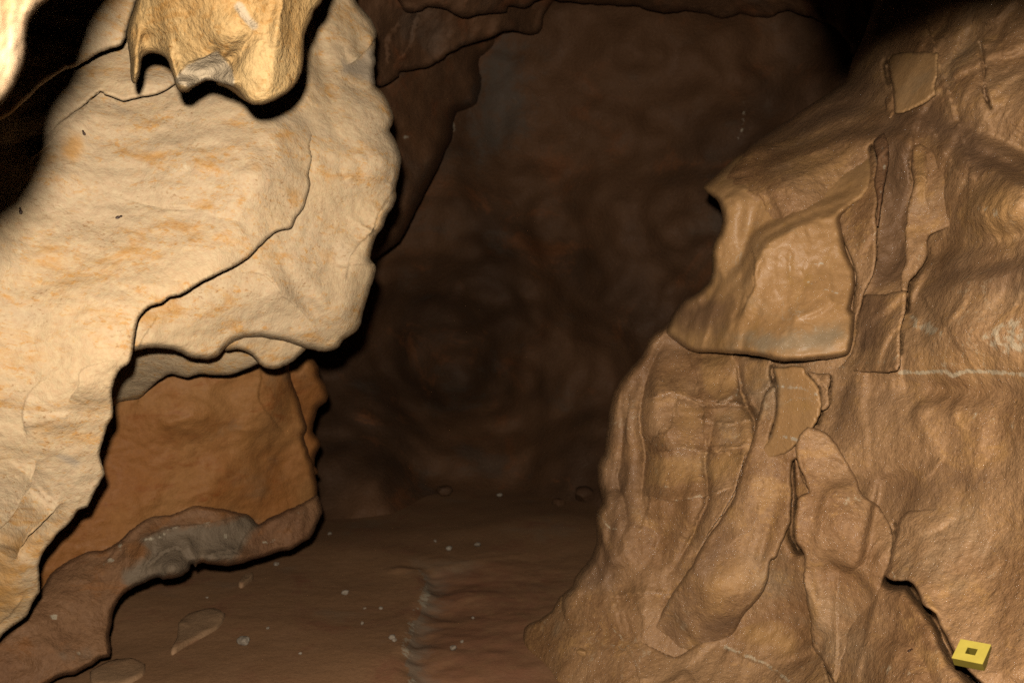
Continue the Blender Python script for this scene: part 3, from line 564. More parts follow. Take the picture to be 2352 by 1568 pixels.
led = patch('ledge', T(0, 2, [(-250, 1500), (0, 1250), (180, 1080), (270, 930), (310, 850), (350, 790), (430, 730), (520, 682), (590, 652), (700, 642), (780, 602), (830, 562), (880, 512), (970, 442), (1050, 402), (1180, 392), (1260, 362), (1360, 330), (1700, 400), (1780, 470), (1850, 430), (1960, 380), (2040, 340), (2110, 310), (2190, 270), (2218, 340), (2218, 400), (2182, 480), (2142, 570), (2070, 612), (2010, 642), (1930, 662), (1850, 692), (1750, 717), (1640, 747), (1580, 759), (1480, 756), (1420, 746), (1390, 738), (1362, 745), (1347, 768), (1330, 745), (1312, 745), (1306, 790), (1250, 832), (1180, 852), (1120, 852), (1090, 838), (1030, 862), (970, 884), (880, 934), (820, 992), (786, 1060), (770, 1150), (752, 1240), (766, 1320), (756, 1382), (690, 1402), (620, 1452), (560, 1486), (500, 1508), (440, 1514), (380, 1540), (300, 1590), (100, 1700), (-250, 1800)]),
      DN, 'tan', 'ledge', low, offs=[(100, 1330, -0.02), (200, 1270, -0.03), (330, 1180, -0.015), (450, 1140, -0.01), (420, 1250, -0.10), (600, 1230, -0.10), (720, 1170, -0.08), (250, 1400, -0.08), (100, 1480, -0.06), (400, 1310, -0.14), (0, 1400, -0.03)],
      rim=(13, 0.10), step=4.6, thick=0.5, rough_edge=1.6, obj_name='ledge',
      bumps=[(400, 1300, 36, 28, -20, 0.07), (490, 1280, 30, 14, 0, 0.03), (540, 1275, 40, 14, 0, 0.04), (330, 1270, 20, 50, 20, 0.03), (650, 1190, 60, 40, -20, 0.03), (440, 1265, 12, 30, -30, 0.03)],
      creases=[Crease('step', T(0, 2, [(1060, 690), (1000, 760), (1060, 720), (1180, 640), (1250, 650), (1300, 720)]), 0.03, 14, 0.2, 0.2, -1), Crease('step', T(0, 2, [(1790, 470), (1700, 540), (1640, 650), (1500, 665), (1390, 720)]), 0.03, 18, 0.2, 0.2, 1),
               Crease('step', T(0, 2, [(980, 580), (1110, 515), (1200, 490), (1450, 465), (1730, 400)]), 0.03, 22, 0.2, 0.2, 1), Crease('step', T(0, 2, [(700, 760), (800, 640), (870, 600), (880, 740), (850, 850)]), 0.02, 18, 0.3, 0.3, 1)],
      stains=[(1, 'poly', T(0, 2, [(980, 580), (1110, 510), (1200, 490), (1450, 465), (1730, 400), (1790, 470), (1720, 560), (1600, 740), (1390, 735), (1300, 830), (1090, 850), (900, 920), (850, 800), (1000, 690)]), 26, 0.95), (0, 'line', T(0, 2, [(1000, 580), (1110, 560), (1150, 510), (1250, 490)]), 6, 0.6),
              (0, 'line', T(0, 2, [(720, 750), (800, 690), (830, 620)]), 10, 0.5), (0, 'poly', T(0, 2, [(340, 1100), (400, 1090), (390, 1130), (350, 1130)]), 4, 0.85), (0, 'line', T(0, 2, [(1740, 400), (1960, 360)]), 6, 0.45), (0, 'line', T(0, 2, [(1400, 470), (1540, 510), (1560, 580)]), 12, 0.45),
              (0, 'line', T(0, 2, [(2020, 370), (2080, 400)]), 10, 0.4), (0, 'line', T(0, 2, [(1810, 605), (1900, 590)]), 7, 0.5), (0, 'line', T(0, 2, [(500, 1360), (560, 1390)]), 12, 0.4), (2, 'poly', T(0, 2, [(870, 600), (1060, 590), (1040, 700), (880, 730)]), 15, 0.8), (1, 'poly', T(0, 2, [(300, 1250), (600, 1300), (750, 1380), (400, 1540)]), 40, 0.5)])

# ================================================================== RIGHT: the wet brown wall
DR = depth_field([(1400, 1100, 2.95), (1250, 1450, 2.95), (1380, 1400, 2.75), (1500, 900, 2.8), (1560, 720, 2.85), (1650, 600, 2.75), (1650, 450, 2.8), (1800, 420, 2.68), (1780, 330, 3.05), (1900, 250, 3.0), (1950, 150, 3.25), (2060, 170, 2.75), (2000, 600, 2.4), (2200, 200, 2.4), (2352, 100, 2.35), (2352, 500, 1.95), (2352, 900, 1.78),
                  (2352, 1300, 1.66), (2200, 1500, 1.75), (2000, 1500, 2.0), (1800, 1500, 2.35), (1600, 1500, 2.45), (1700, 1200, 2.5), (1900, 1000, 2.3), (2100, 800, 2.1), (2750, 800, 1.3), (2750, 1500, 1.2), (2750, 0, 1.9), (1600, 1800, 2.4), (2352, 1800, 1.45), (2100, -250, 3.0), (2750, -250, 2.0)])
right = thing('rock_wall', (0.9, 2.2, 0.05), 'wet brown rock wall opposite the pale limestone, fluted and blocky with white crust veins', 'rock wall')
Rsil = T(2, 0, [(1500, -500), (1330, 0), (1250, 250), (1170, 420), (1130, 545), (1050, 605), (970, 665), (900, 712), (780, 792), (650, 882), (520, 965), (400, 1072), (300, 1152), (200, 1242), (148, 1292), (168, 1322), (205, 1345), (252, 1392), (272, 1452), (280, 1530)]) + \
       T(2, 1, [(262, 30), (222, 105), (200, 190), (208, 250), (203, 330), (180, 385), (110, 450), (20, 500)]) + \
       T(1, 1, [(2285, 590), (2222, 680), (2122, 762), (2070, 880), (2000, 962), (1930, 1042), (1872, 1132), (1857, 1200), (1842, 1280), (1827, 1400), (1820, 1500), (1805, 1567)]) + \
       T(1, 2, [(1790, 10), (1760, 80), (1766, 180), (1790, 262), (1796, 320), (1766, 372), (1746, 432), (1756, 500), (1755, 600), (1722, 692), (1692, 742), (1642, 792), (1612, 842), (1590, 902), (1512, 972), (1500, 1100), (1560, 1700)])
patch('R0', Rsil + [(1340, 1750), (3150, 1750), (3150, -250), (2100, -250)], DR, 'right', 'right', right, rim=(20, 0.14), step=5.2, thick=0.9, obj_name='rock_face',
      offs=[(1650, 500, 0), (1450, 900, 0.04), (1400, 1200, 0.02), (1800, 600, 0.02), (2200, 600, 0.0), (2300, 1200, 0.0), (1700, 1300, 0.02), (2000, 200, 0), (2045, 450, 0.13), (2045, 600, 0.13), (1980, 600, 0.03), (2000, 900, 0.05), (1600, 870, 0.14), (1700, 860, 0.16), (1850, 870, 0.10), (1650, 1000, 0.06), (2120, 600, 0.02), (2100, 350, 0.02)],
      bumps=[(1700, 440, 50, 60, 30, 0.06), (1690, 600, 70, 50, 0, 0.03), (1720, 500, 40, 120, 20, -0.05), (1900, 380, 150, 40, -20, 0.03), (2300, 230, 140, 80, 0, 0.04), (2300, 480, 100, 70, 0, 0.13), (2250, 770, 150, 60, 0, 0.05), (2200, 900, 150, 30, 5, -0.04),
             (1440, 1000, 40, 120, 10, 0.03), (1430, 1200, 40, 100, -10, 0.04), (1540, 1000, 50, 40, 0, 0.04), (1560, 1150, 80, 60, 0, 0.03), (1480, 1280, 60, 90, 30, -0.03), (1600, 800, 120, 30, 10, -0.05)],
      creases=[Crease('step', T(2, 0, [(2055, 280), (2070, 380), (2085, 480), (2075, 590), (2100, 680), (2130, 770)]), 0.035, 30, 0.05, 0.1, -1),
               Crease('step', T(1, 2, [(2110, 230), (2115, 330), (2090, 430), (2060, 520)]), 0.03, 30, 0.3, 0.3, -1),
               Crease('step', T(1, 1, [(1990, 1120), (1975, 1280), (1960, 1400), (1990, 1560)]), 0.03, 25, 0.3, 0.3, -1),
               Crease('step', T(2, 1, [(0, 1130), (60, 1180), (150, 1240), (140, 1400), (150, 1567)]), 0.03, 25, 0.3, 0.3, -1),
               Crease('step', T(2, 1, [(150, 1510), (260, 1500), (400, 1500), (480, 1480)]), 0.03, 25, 0.2, 0.3, 1),
               Crease('step', T(2, 1, [(100, 1230), (250, 1240), (360, 1200), (470, 1240)]), 0.03, 22, 0.2, 0.3, 1),
               Crease('step', T(2, 1, [(1050, 975), (1200, 930), (1350, 890), (1500, 850)]), 0.04, 40, 0.3, 0.1, 1),
               Crease('step', T(2, 0, [(1970, 1140), (1975, 1250), (1960, 1400), (1930, 1568)]), 0.03, 40, 0.2, 0.3, -1),
               Crease('step', T(2, 2, [(1830, 0), (1760, 60), (1680, 150), (1640, 190)]), 0.02, 30, 0.3, 0.3, 1),
               Crease('slope', [(1700, 375), (1826, 325), (1926, 282), (2026, 280), (2176, 312), (2276, 352), (2380, 400), (2500, 430)], 0.22, 42, 0.1, 0, 1),
               Crease('slope', [(2070, 680), (2101, 645), (2226, 605), (2351, 580), (2500, 560)], 0.11, 45, 0.15, 0, 1),
               Crease('slope', [(1640, 300), (1760, 240), (1900, 150), (2000, 60), (2150, 10)], 0.25, 50, 0.1, 0.1, 1),
               Crease('slope', [(1380, 1330), (1480, 1300), (1560, 1330), (1700, 1400)], 0.10, 40, 0.15, 0.2, -1),
               Crease('slope', [(1490, 840), (1480, 950), (1500, 1060), (1490, 1160)], 0.12, 28, 0.15, 0.2, -1),
               Crease('groove', [(1535, 765), (1490, 850), (1470, 950), (1482, 1050), (1475, 1150), (1500, 1230)], 0.06, 14, 0.1, 0.3),
               Crease('groove', [(1612, 830), (1600, 900), (1640, 960), (1620, 1050), (1625, 1150), (1570, 1270), (1510, 1350)], 0.055, 11, 0.1, 0.3),
               Crease('groove', [(1697, 820), (1702, 900), (1730, 960), (1735, 1020), (1702, 1090), (1690, 1150)], 0.08, 11, 0.1, 0.2),
               Crease('groove', [(1420, 900), (1432, 1000), (1420, 1100), (1440, 1200), (1400, 1300)], 0.04, 12, 0.2, 0.3),
               Crease('step', [(1480, 915), (1540, 905), (1600, 918), (1700, 930), (1740, 925)], 0.05, 30, 0.15, 0.2, -1),
               Crease('step', [(1485, 1045), (1560, 1030), (1640, 1040), (1720, 1020)], 0.05, 30, 0.15, 0.2, -1),
               Crease('step', [(1470, 1135), (1550, 1150), (1640, 1135), (1690, 1120)], 0.04, 30, 0.15, 0.2, -1),
               Crease('step', [(1600, 960), (1660, 975), (1735, 965)], 0.03, 20, 0.15, 0.2, -1),
               Crease('step', [(1400, 1370), (1500, 1362), (1600, 1375), (1680, 1390)], 0.03, 30, 0.15, 0.3, -1),
               Crease('step', T(2, 1, [(345, 862), (362, 930), (382, 1010), (394, 1100), (350, 1160), (260, 1212), (170, 1170)]), 0.045, 40, 0.0, 0.3, 1),
               Crease('step', T(2, 1, [(600, 905), (628, 1000), (600, 1080), (520, 1140), (450, 1165), (410, 1120)]), 0.035, 40, 0.0, 0.3, 1),
               Crease('step', T(2, 1, [(30, 870), (60, 960), (100, 1000), (95, 1080), (60, 1160)]), 0.03, 30, 0.1, 0.3, -1),
               Crease('step', T(2, 1, [(470, 1180), (540, 1290), (535, 1400), (480, 1500), (440, 1600)]), 0.05, 50, 0.2, 0.0, 1),
               Crease('step', T(1, 1, [(2330, 1150), (2290, 1240), (2270, 1380), (2150, 1450), (2110, 1567)]), 0.03, 40, 0.2, 0.2, -1),
               Crease('step', T(2, 2, [(430, 0), (390, 130), (340, 290), (240, 450), (160, 560), (90, 690)]), 0.06, 50, 0.0, 0.2, 1),
               Crease('groove', T(2, 2, [(780, -20), (756, 60), (754, 180), (766, 290), (758, 400), (752, 480), (758, 570), (805, 650), (840, 690)]), 0.40, 9, 0.1, 0.1),
               Crease('groove', T(2, 0, [(1294, 990), (1326, 1090), (1300, 1250), (1326, 1390)]), 0.30, 7, 0.1, 0.2), Crease('groove', T(2, 1, [(1330, 0), (1328, 200), (1305, 280)]), 0.06, 3, 0.1, 0.2),
               Crease('groove', T(2, 0, [(1404, 400), (1414, 520), (1444, 640)]), 0.14, 6, 0.25, 0.3), Crease('groove', T(2, 0, [(1578, 1030), (1570, 1150), (1585, 1270)]), 0.06, 3, 0.1, 0.2),
               Crease('groove', T(2, 1, [(1558, 370), (1550, 480), (1538, 600)]), 0.12, 4.5, 0.2, 0.2), Crease('groove', T(2, 1, [(1500, 700), (1500, 800), (1506, 890)]), 0.05, 3, 0.1, 0.2),
               Crease('groove', T(2, 1, [(616, 930), (619, 1030), (642, 1095)]), 0.14, 5, 0.25, 0.3), Crease('groove', T(2, 1, [(1015, 1010), (1012, 1120), (1005, 1225)]), 0.05, 3, 0.1, 0.1),
               Crease('groove', T(2, 1, [(920, 1360), (950, 1290), (960, 1260)]), 0.06, 4, 0.1, 0.1), Crease('groove', T(2, 2, [(1445, 540), (1462, 480), (1480, 470)]), 0.06, 4, 0.1, 0.1),
               Crease('groove', T(2, 0, [(2050, 280), (2068, 380), (2083, 490), (2076, 560)]), 0.07, 3, 0.15, 0.2), Crease('groove', T(2, 0, [(2070, 580), (2098, 680), (2128, 765)]), 0.10, 3.5, 0.2, 0.2), Crease('groove', T(2, 2, [(1380, 830), (1430, 875), (1556, 882), (1630, 985), (1722, 1105), (1790, 1230), (1856, 1375), (1950, 1480), (2040, 1575), (2200, 1740)]), 0.30, 9, 0.05, 0), Crease('groove', T(2, 1, [(360, 860), (500, 885), (600, 905)]), 0.08, 4, 0.1, 0.1), Crease('groove', T(2, 1, [(1690, 130), (1692, 190), (1640, 285), (1560, 375)]), 0.03, 3, 0.1, 0.1)],
      stains=[(0, 'poly', T(2, 1, [(1540, 590), (1640, 600), (1760, 660), (1870, 740), (1700, 760), (1600, 720)]), 12, 0.62), (0, 'poly', T(2, 1, [(2070, 720), (2200, 640), (2360, 620), (2360, 860), (2200, 880), (2080, 800)]), 12, 0.6),
              (0, 'line', T(2, 1, [(1500, 997), (1650, 1000), (1800, 985), (1860, 1020), (1950, 990), (2080, 992), (2200, 1000), (2360, 1010), (2700, 1000)]), 7, 0.85), (0, 'line', T(2, 1, [(1930, 790), (1928, 980)]), 4, 0.6), (0, 'line', T(2, 1, [(1700, 960), (1860, 940), (1900, 990)]), 12, 0.5),
              (0, 'poly', T(2, 1, [(1640, 1120), (1900, 1140), (2060, 1180), (2020, 1260), (1800, 1180)]), 20, 0.36), (0, 'line', T(2, 1, [(2080, 420), (2180, 420), (2280, 410)]), 14, 0.4), (0, 'line', T(2, 1, [(1080, 960), (1250, 925), (1400, 920), (1490, 880)]), 8, 0.5),
              (2, 'poly', T(2, 0, [(2000, 1280), (2360, 1250), (2360, 1900), (2100, 1700), (1950, 1600)]), 60, 0.8), (2, 'poly', T(2, 1, [(1550, 780), (2360, 760), (2360, 1180), (1600, 1120)]), 60, 0.5),
              (0, 'line', T(2, 0, [(2040, 1440), (2160, 1450), (2150, 1500)]), 14, 0.42),
              (2, 'poly', [(1610, 815), (1690, 812), (1698, 890), (1650, 925), (1612, 890)], 10, 0.6), (2, 'poly', [(1710, 830), (1770, 825), (1775, 870), (1730, 905), (1705, 880)], 10, 0.6), (2, 'poly', [(1540, 925), (1620, 930), (1620, 990), (1545, 985)], 12, 0.5),
              (2, 'poly', [(1640, 935), (1730, 940), (1725, 1000), (1640, 1005)], 12, 0.5), (2, 'poly', [(1490, 1050), (1600, 1045), (1610, 1110), (1480, 1120)], 12, 0.6), (2, 'poly', [(1625, 1045), (1720, 1030), (1700, 1090), (1640, 1130)], 12, 0.6), (0, 'poly', [(1490, 1000), (1600, 1010), (1720, 990), (1720, 1015), (1600, 1030), (1490, 1030)], 12, 0.36),
              (0, 'line', [(1640, 930), (1690, 905), (1700, 880)], 8, 0.5), (0, 'line', [(1480, 1140), (1560, 1150), (1640, 1130)], 6, 0.45), (0, 'poly', [(2200, 930), (2352, 960), (2352, 1010), (2250, 1000)], 20, 0.36),
              (3, 'poly', T(2, 0, [(900, 930), (1250, 820), (1450, 770), (1750, 730), (2050, 830), (2100, 980), (2352, 1150), (2352, 1230), (2000, 1200), (1900, 1080), (1640, 990), (1420, 980), (1300, 920), (1000, 1000)]), 40, 0.75),  # channel A: brown clay, plus shade painted into bands turned from the flash
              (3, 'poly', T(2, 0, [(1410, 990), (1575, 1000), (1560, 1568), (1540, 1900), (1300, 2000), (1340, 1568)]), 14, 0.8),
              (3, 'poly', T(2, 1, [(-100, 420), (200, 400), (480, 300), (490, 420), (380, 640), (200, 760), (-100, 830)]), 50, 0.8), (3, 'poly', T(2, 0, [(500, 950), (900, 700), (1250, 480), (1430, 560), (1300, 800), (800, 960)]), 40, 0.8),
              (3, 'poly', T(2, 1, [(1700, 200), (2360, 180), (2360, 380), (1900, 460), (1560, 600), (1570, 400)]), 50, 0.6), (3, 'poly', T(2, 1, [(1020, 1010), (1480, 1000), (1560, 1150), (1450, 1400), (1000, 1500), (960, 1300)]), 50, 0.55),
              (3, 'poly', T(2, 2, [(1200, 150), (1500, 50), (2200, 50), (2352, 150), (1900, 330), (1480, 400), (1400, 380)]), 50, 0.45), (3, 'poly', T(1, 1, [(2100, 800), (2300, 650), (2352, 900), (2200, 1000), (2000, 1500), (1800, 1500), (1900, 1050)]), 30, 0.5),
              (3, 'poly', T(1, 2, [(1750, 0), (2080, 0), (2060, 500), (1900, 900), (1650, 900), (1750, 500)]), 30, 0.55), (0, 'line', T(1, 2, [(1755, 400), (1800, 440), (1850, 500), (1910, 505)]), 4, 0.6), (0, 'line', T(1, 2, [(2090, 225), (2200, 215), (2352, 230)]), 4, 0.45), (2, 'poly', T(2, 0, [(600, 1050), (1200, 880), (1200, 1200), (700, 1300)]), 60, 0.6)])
# upper face overhanging the flutes, with its smooth panel
patch('UM', T(2, 1, [(-120, 725), (-40, 790), (60, 850), (150, 858), (300, 864), (450, 874), (560, 894), (640, 917), (800, 922), (1000, 905), (1120, 880), (1160, 830), (1180, 700), (1190, 600), (1160, 560), (1175, 480), (1195, 400), (1190, 300), (1155, 215), (1115, 115), (1100, 0)]) +
      T(2, 0, [(1090, 1500), (1150, 1440), (1250, 1380), (1310, 1300), (1318, 1150), (1290, 1030), (1150, 960), (1000, 930), (800, 940), (600, 985), (390, 1068), (292, 1148), (194, 1238), (140, 1290), (162, 1326), (200, 1350), (246, 1395), (266, 1454), (274, 1530)]) +
      T(2, 1, [(256, 30), (216, 105), (194, 190), (202, 250), (197, 330), (174, 382), (100, 448), (10, 498), (-70, 600)]), DR, 'right', 'panel', right,
      offs=[(1960, 650, -0.05), (1960, 560, -0.04), (1935, 500, -0.02), (1990, 380, 0.0), (1900, 330, 0.05), (1770, 340, 0.05), (1800, 480, -0.03), (1650, 460, -0.06), (1640, 600, -0.05), (1680, 690, -0.04), (1545, 740, 0.02), (1570, 790, 0.03), (1640, 800, -0.04), (1700, 790, -0.12), (1780, 800, -0.14), (1920, 790, -0.08), (1850, 650, -0.06)],
      rim=(16, 0.10), step=4.8, thick=0.5, obj_name='flowstone_panel', bumps=[(1690, 445, 45, 60, 20, 0.04), (1720, 520, 20, 60, 10, -0.03)],
      creases=[Crease('slope', [(1560, 700), (1651, 678), (1712, 620), (1741, 552), (1826, 502), (1926, 465), (1990, 445)], 0.13, 24, 0.15, 0.15, 1), Crease('step', T(2, 1, [(480, 130), (500, 250), (495, 400), (440, 520), (390, 640)]), 0.03, 30, 0.1, 0.3, -1), Crease('ridge', T(2, 1, [(500, 150), (500, 350), (470, 520), (400, 640)]), 0.02, 14), Crease('groove', T(2, 1, [(740, 120), (740, 330), (745, 480)]), 0.006, 6)],
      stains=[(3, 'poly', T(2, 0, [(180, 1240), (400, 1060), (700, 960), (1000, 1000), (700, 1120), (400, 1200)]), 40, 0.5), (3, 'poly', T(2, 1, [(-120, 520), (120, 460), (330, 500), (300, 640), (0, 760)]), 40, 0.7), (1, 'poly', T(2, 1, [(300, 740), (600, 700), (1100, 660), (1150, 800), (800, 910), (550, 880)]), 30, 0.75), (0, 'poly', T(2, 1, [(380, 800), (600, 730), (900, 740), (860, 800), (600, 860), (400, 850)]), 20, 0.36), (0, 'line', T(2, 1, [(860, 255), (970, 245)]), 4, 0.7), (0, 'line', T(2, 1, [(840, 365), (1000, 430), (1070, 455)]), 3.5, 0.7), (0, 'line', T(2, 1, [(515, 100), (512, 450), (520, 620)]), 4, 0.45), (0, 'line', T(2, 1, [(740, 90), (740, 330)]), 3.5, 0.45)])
# tall blocks beside the panel
patch('strip_l', T(2, 1, [(1060, -60), (1110, 100), (1155, 210), (1190, 310), (1192, 400), (1175, 520), (1160, 640), (1180, 700), (1250, 460), (1310, 330), (1335, 200), (1338, 0), (1330, -100), (1345, -200), (1322, -330), (1345, -450), (1315, -545), (1250, -500), (1150, -300)]), DR, 'right', 'right', right, offs=[(1950, 600, 0.0), (2000, 600, -0.03), (2010, 450, -0.04), (1990, 400, 0.02), (1950, 500, 0.02), (1970, 720, 0.03)],
      rim=(3.6, 0.017), step=5, thick=0.4, obj_name='rock_rib', stains=[(0, 'line', T(2, 1, [(1170, 130), (1250, 90), (1330, 40)]), 5, 0.5), (1, 'poly', T(2, 0, [(1320, 980), (1400, 930), (1420, 1100), (1350, 1380), (1330, 1200)]), 10, 0.8)])
patch('rib', T(2, 0, [(1312, 985), (1335, 950), (1390, 915), (1420, 990), (1425, 1100), (1400, 1230), (1370, 1400), (1350, 1560), (1330, 1560), (1342, 1400), (1318, 1250), (1345, 1095), (1330, 1050)]), DR, 'right', 'ledge', right, offs=[(0, 0, -0.07)], rim=(4.2, 0.028), step=4.6, thick=0.4, obj_name='rock_rib', stains=[(0, 'line', T(2, 0, [(1370, 1000), (1390, 1150), (1360, 1350)]), 5, 0.45)])
patch('strip_r', T(2, 0, [(1582, 1015), (1640, 990), (1760, 1050), (1900, 1120), (1970, 1140), (1960, 1300), (1900, 1500), (1840, 1568)]) + T(2, 1, [(1700, 60), (1690, 180), (1645, 280), (1560, 372), (1550, 440), (1500, 430), (1512, 320), (1532, 200), (1532, 0)]) + T(2, 0, [(1560, 1400), (1590, 1270), (1573, 1150)]), DR, 'right', 'right', right,
      offs=[(2100, 400, -0.05), (2090, 520, -0.05), (2080, 640, -0.05), (2220, 400, 0.03), (2180, 520, 0.01), (2130, 650, 0.0)], rim=(3.6, 0.017), step=5, thick=0.4, obj_name='rock_slab', rough_edge=1.9, creases=[Crease('step', T(2, 0, [(1590, 1215), (1640, 1215), (1690, 1270)]), 0.02, 14), Crease('step', T(2, 0, [(1680, 1060), (1690, 1200), (1670, 1330), (1700, 1450)]), 0.025, 25, 0.2, 0.3, 1)],
      stains=[(2, 'poly', T(2, 0, [(1582, 1030), (1680, 1060), (1680, 1400), (1600, 1390)]), 12, 0.8), (0, 'poly', T(2, 1, [(1640, 80), (1690, 180), (1640, 270), (1600, 200)]), 12, 0.42)])
patch('strip_c', T(2, 1, [(1240, 480), (1300, 462), (1400, 455), (1500, 432), (1545, 440), (1540, 545), (1502, 700), (1500, 800), (1507, 890), (1485, 980), (1400, 1000), (1200, 990), (1050, 1000), (1160, 850), (1190, 700)]), DR, 'right', 'right', right, offs=[(2000, 690, 0.0), (2060, 700, -0.03), (2060, 840, -0.07), (1980, 800, 0.03), (1960, 850, 0.04)], rim=(3.6, 0.017), step=5, thick=0.4, obj_name='rock_slab', rough_edge=1.9,
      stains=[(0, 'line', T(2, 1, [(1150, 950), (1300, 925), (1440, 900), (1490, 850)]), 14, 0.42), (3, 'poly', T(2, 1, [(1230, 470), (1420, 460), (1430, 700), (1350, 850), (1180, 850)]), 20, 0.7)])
patch('upper_block', T(2, 0, [(1415, 428), (1445, 382), (1520, 365), (1600, 357), (1755, 360), (1760, 440), (1752, 520), (1740, 600), (1746, 660), (1650, 722), (1560, 762), (1462, 785), (1452, 650), (1432, 520)]), DR, 'panel', 'panel', right, offs=[(2040, 150, -0.13), (2060, 250, -0.08), (2150, 130, -0.12), (2150, 220, -0.09), (2080, 250, -0.07)], rim=(3, 0.022), step=4.8, thick=0.3, obj_name='rock_slab', rough_edge=1.9)
patch('upper_sliver', T(2, 0, [(1445, 540), (1462, 700), (1462, 785), (1425, 832), (1402, 760), (1393, 690), (1420, 600)]), DR, 'right', 'right', right, offs=[(0, 0, -0.03)], rim=(3, 0.017), step=5, thick=0.3, obj_name='rock_slab', rough_edge=1.9)
# blocky flutes under the overhang
patch('blk3', T(2, 1, [(628, 965), (740, 952), (835, 957), (850, 992), (900, 1050), (942, 1105), (952, 1180), (952, 1270), (922, 1345), (860, 1420), (800, 1482), (700, 1560), (600, 1600), (500, 1700), (520, 1560), (600, 1440), (640, 1300), (652, 1160), (650, 1080), (632, 1020)]), DR, 'panel', 'panel', right, offs=[(1780, 850, -0.06), (1860, 900, -0.07), (1880, 950, -0.06), (1790, 950, -0.03), (1820, 1020, -0.04), (1740, 1080, 0.02), (1780, 1000, -0.02)], rim=(4.8, 0.028), step=4.8, thick=0.35, obj_name='rock_slab', rough_edge=1.9,
      stains=[(0, 'line', T(2, 1, [(650, 1090), (760, 1100), (850, 1120), (930, 1150)]), 7, 0.55), (0, 'line', T(2, 1, [(600, 1440), (700, 1440), (800, 1470)]), 6, 0.6), (2, 'poly', T(2, 1, [(660, 1150), (900, 1180), (900, 1300), (680, 1300)]), 20, 0.5)])
patch('sliver', T(2, 1, [(850, 985), (930, 1000), (1015, 1010), (1010, 1120), (1005, 1225), (950, 1260), (940, 1110), (895, 1050)]), DR, 'right', 'right', right, offs=[(0, 0, 0.0)], rim=(3, 0.017), step=5, thick=0.3, obj_name='rock_slab', rough_edge=1.9, creases=[Crease('step', T(2, 1, [(940, 1040), (980, 1090), (1005, 1120)]), 0.02, 10)])
# long flute falling to the floor
patch('flute', T(2, 1, [(470, 1490), (520, 1300), (540, 1200), (600, 1100), (640, 1100), (650, 1250), (640, 1320), (600, 1450), (680, 1480), (790, 1490), (800, 1580)]) + T(2, 2, [(756, 40), (744, 180), (756, 290), (744, 400), (738, 480), (640, 700), (605, 720), (585, 850), (562, 930), (485, 1020), (425, 1090), (352, 1250), (250, 1332), (100, 1400), (-100, 1420), (-250, 1300), (-100, 1000), (30, 800), (65, 760), (102, 680), (172, 560), (252, 450), (352, 290), (402, 130), (440, 0)]), DR, 'right', 'right', right,
      offs=[(1720, 950, 0.0), (1700, 1100, -0.04), (1640, 1220, -0.06), (1590, 1300, -0.07), (1740, 1300, -0.05), (1700, 1390, -0.05), (1640, 1450, -0.01), (1600, 1460, 0.01), (1500, 1450, 0.06), (1720, 1450, 0.04), (1800, 1100, 0.0), (1790, 1000, 0.02)], rim=(7.2, 0.033), step=5, thick=0.5, obj_name='flowstone_drape', rough_edge=1.6,
      bumps=[(1640, 1340, 110, 70, 30, 0.05), (1720, 1130, 40, 90, 20, 0.03), (1760, 1230, 14, 80, 15, -0.02)], creases=[Crease('step', T(2, 2, [(510, 310), (510, 420), (460, 520), (380, 560), (300, 640)]), 0.02, 25, 0.3, 0.3, 1)],
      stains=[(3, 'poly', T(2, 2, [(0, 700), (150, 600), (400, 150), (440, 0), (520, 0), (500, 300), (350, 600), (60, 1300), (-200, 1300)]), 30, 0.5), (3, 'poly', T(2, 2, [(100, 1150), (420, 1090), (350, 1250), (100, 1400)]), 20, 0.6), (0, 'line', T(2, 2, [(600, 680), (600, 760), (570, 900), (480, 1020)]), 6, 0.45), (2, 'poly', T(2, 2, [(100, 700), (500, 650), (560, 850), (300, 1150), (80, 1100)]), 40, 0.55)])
# the mound at the foot
patch('mound', T(1, 2, [(1512, 965), (1450, 1072), (1370, 1122), (1282, 1162), (1256, 1200), (1250, 1282), (1262, 1330), (1320, 1402), (1392, 1482), (1442, 1532), (1482, 1570), (1560, 1750), (3300, 1750), (3250, 1200), (3000, 1050), (2600, 1180), (2300, 1380), (2000, 1200), (1900, 1000), (1700, 930)]), DR, 'right', 'right', right,
      offs=[(1300, 1380, 0.05), (1250, 1450, 0.0), (1300, 1540, -0.08), (1430, 1500, -0.03), (1460, 1440, 0.08), (1550, 1490, 0.03), (1650, 1430, 0.05), (1600, 1550, -0.06), (1750, 1500, -0.05), (1850, 1480, 0.0), (1800, 1400, 0.03), (1450, 1370, 0.05)], rim=(7.2, 0.055), step=5, thick=0.5, obj_name='flowstone_mound',
      creases=[Crease('step', T(1, 2, [(1800, 1130), (1900, 1230), (1960, 1330), (2020, 1430), (2060, 1560)]), 0.02, 20, 0.2, 0, -1), Crease('step', T(2, 2, [(290, 1320), (450, 1400), (600, 1460), (700, 1567)]), 0.02, 25, 0.1, 0, 1), Crease('step', T(1, 2, [(1370, 1480), (1430, 1500), (1490, 1600)]), 0.02, 10, 0.1, 0, 1)],
      stains=[(0, 'line', T(2, 2, [(290, 1320), (420, 1370), (540, 1420), (650, 1480), (720, 1550)]), 7, 0.65), (0, 'line', T(1, 2, [(1810, 1130), (1850, 1180), (1920, 1240), (2000, 1350), (2050, 1480), (2100, 1540)]), 4, 0.6), (0, 'poly', T(1, 2, [(1520, 1150), (1600, 1110), (1600, 1230), (1540, 1220)]), 8, 0.45), (2, 'poly', T(2, 2, [(400, 1120), (700, 1150), (850, 1300), (700, 1420), (350, 1300)]), 40, 0.75), (1, 'poly', T(1, 2, [(1280, 1180), (1500, 1000), (1700, 1000), (1500, 1300)]), 40, 0.4)])
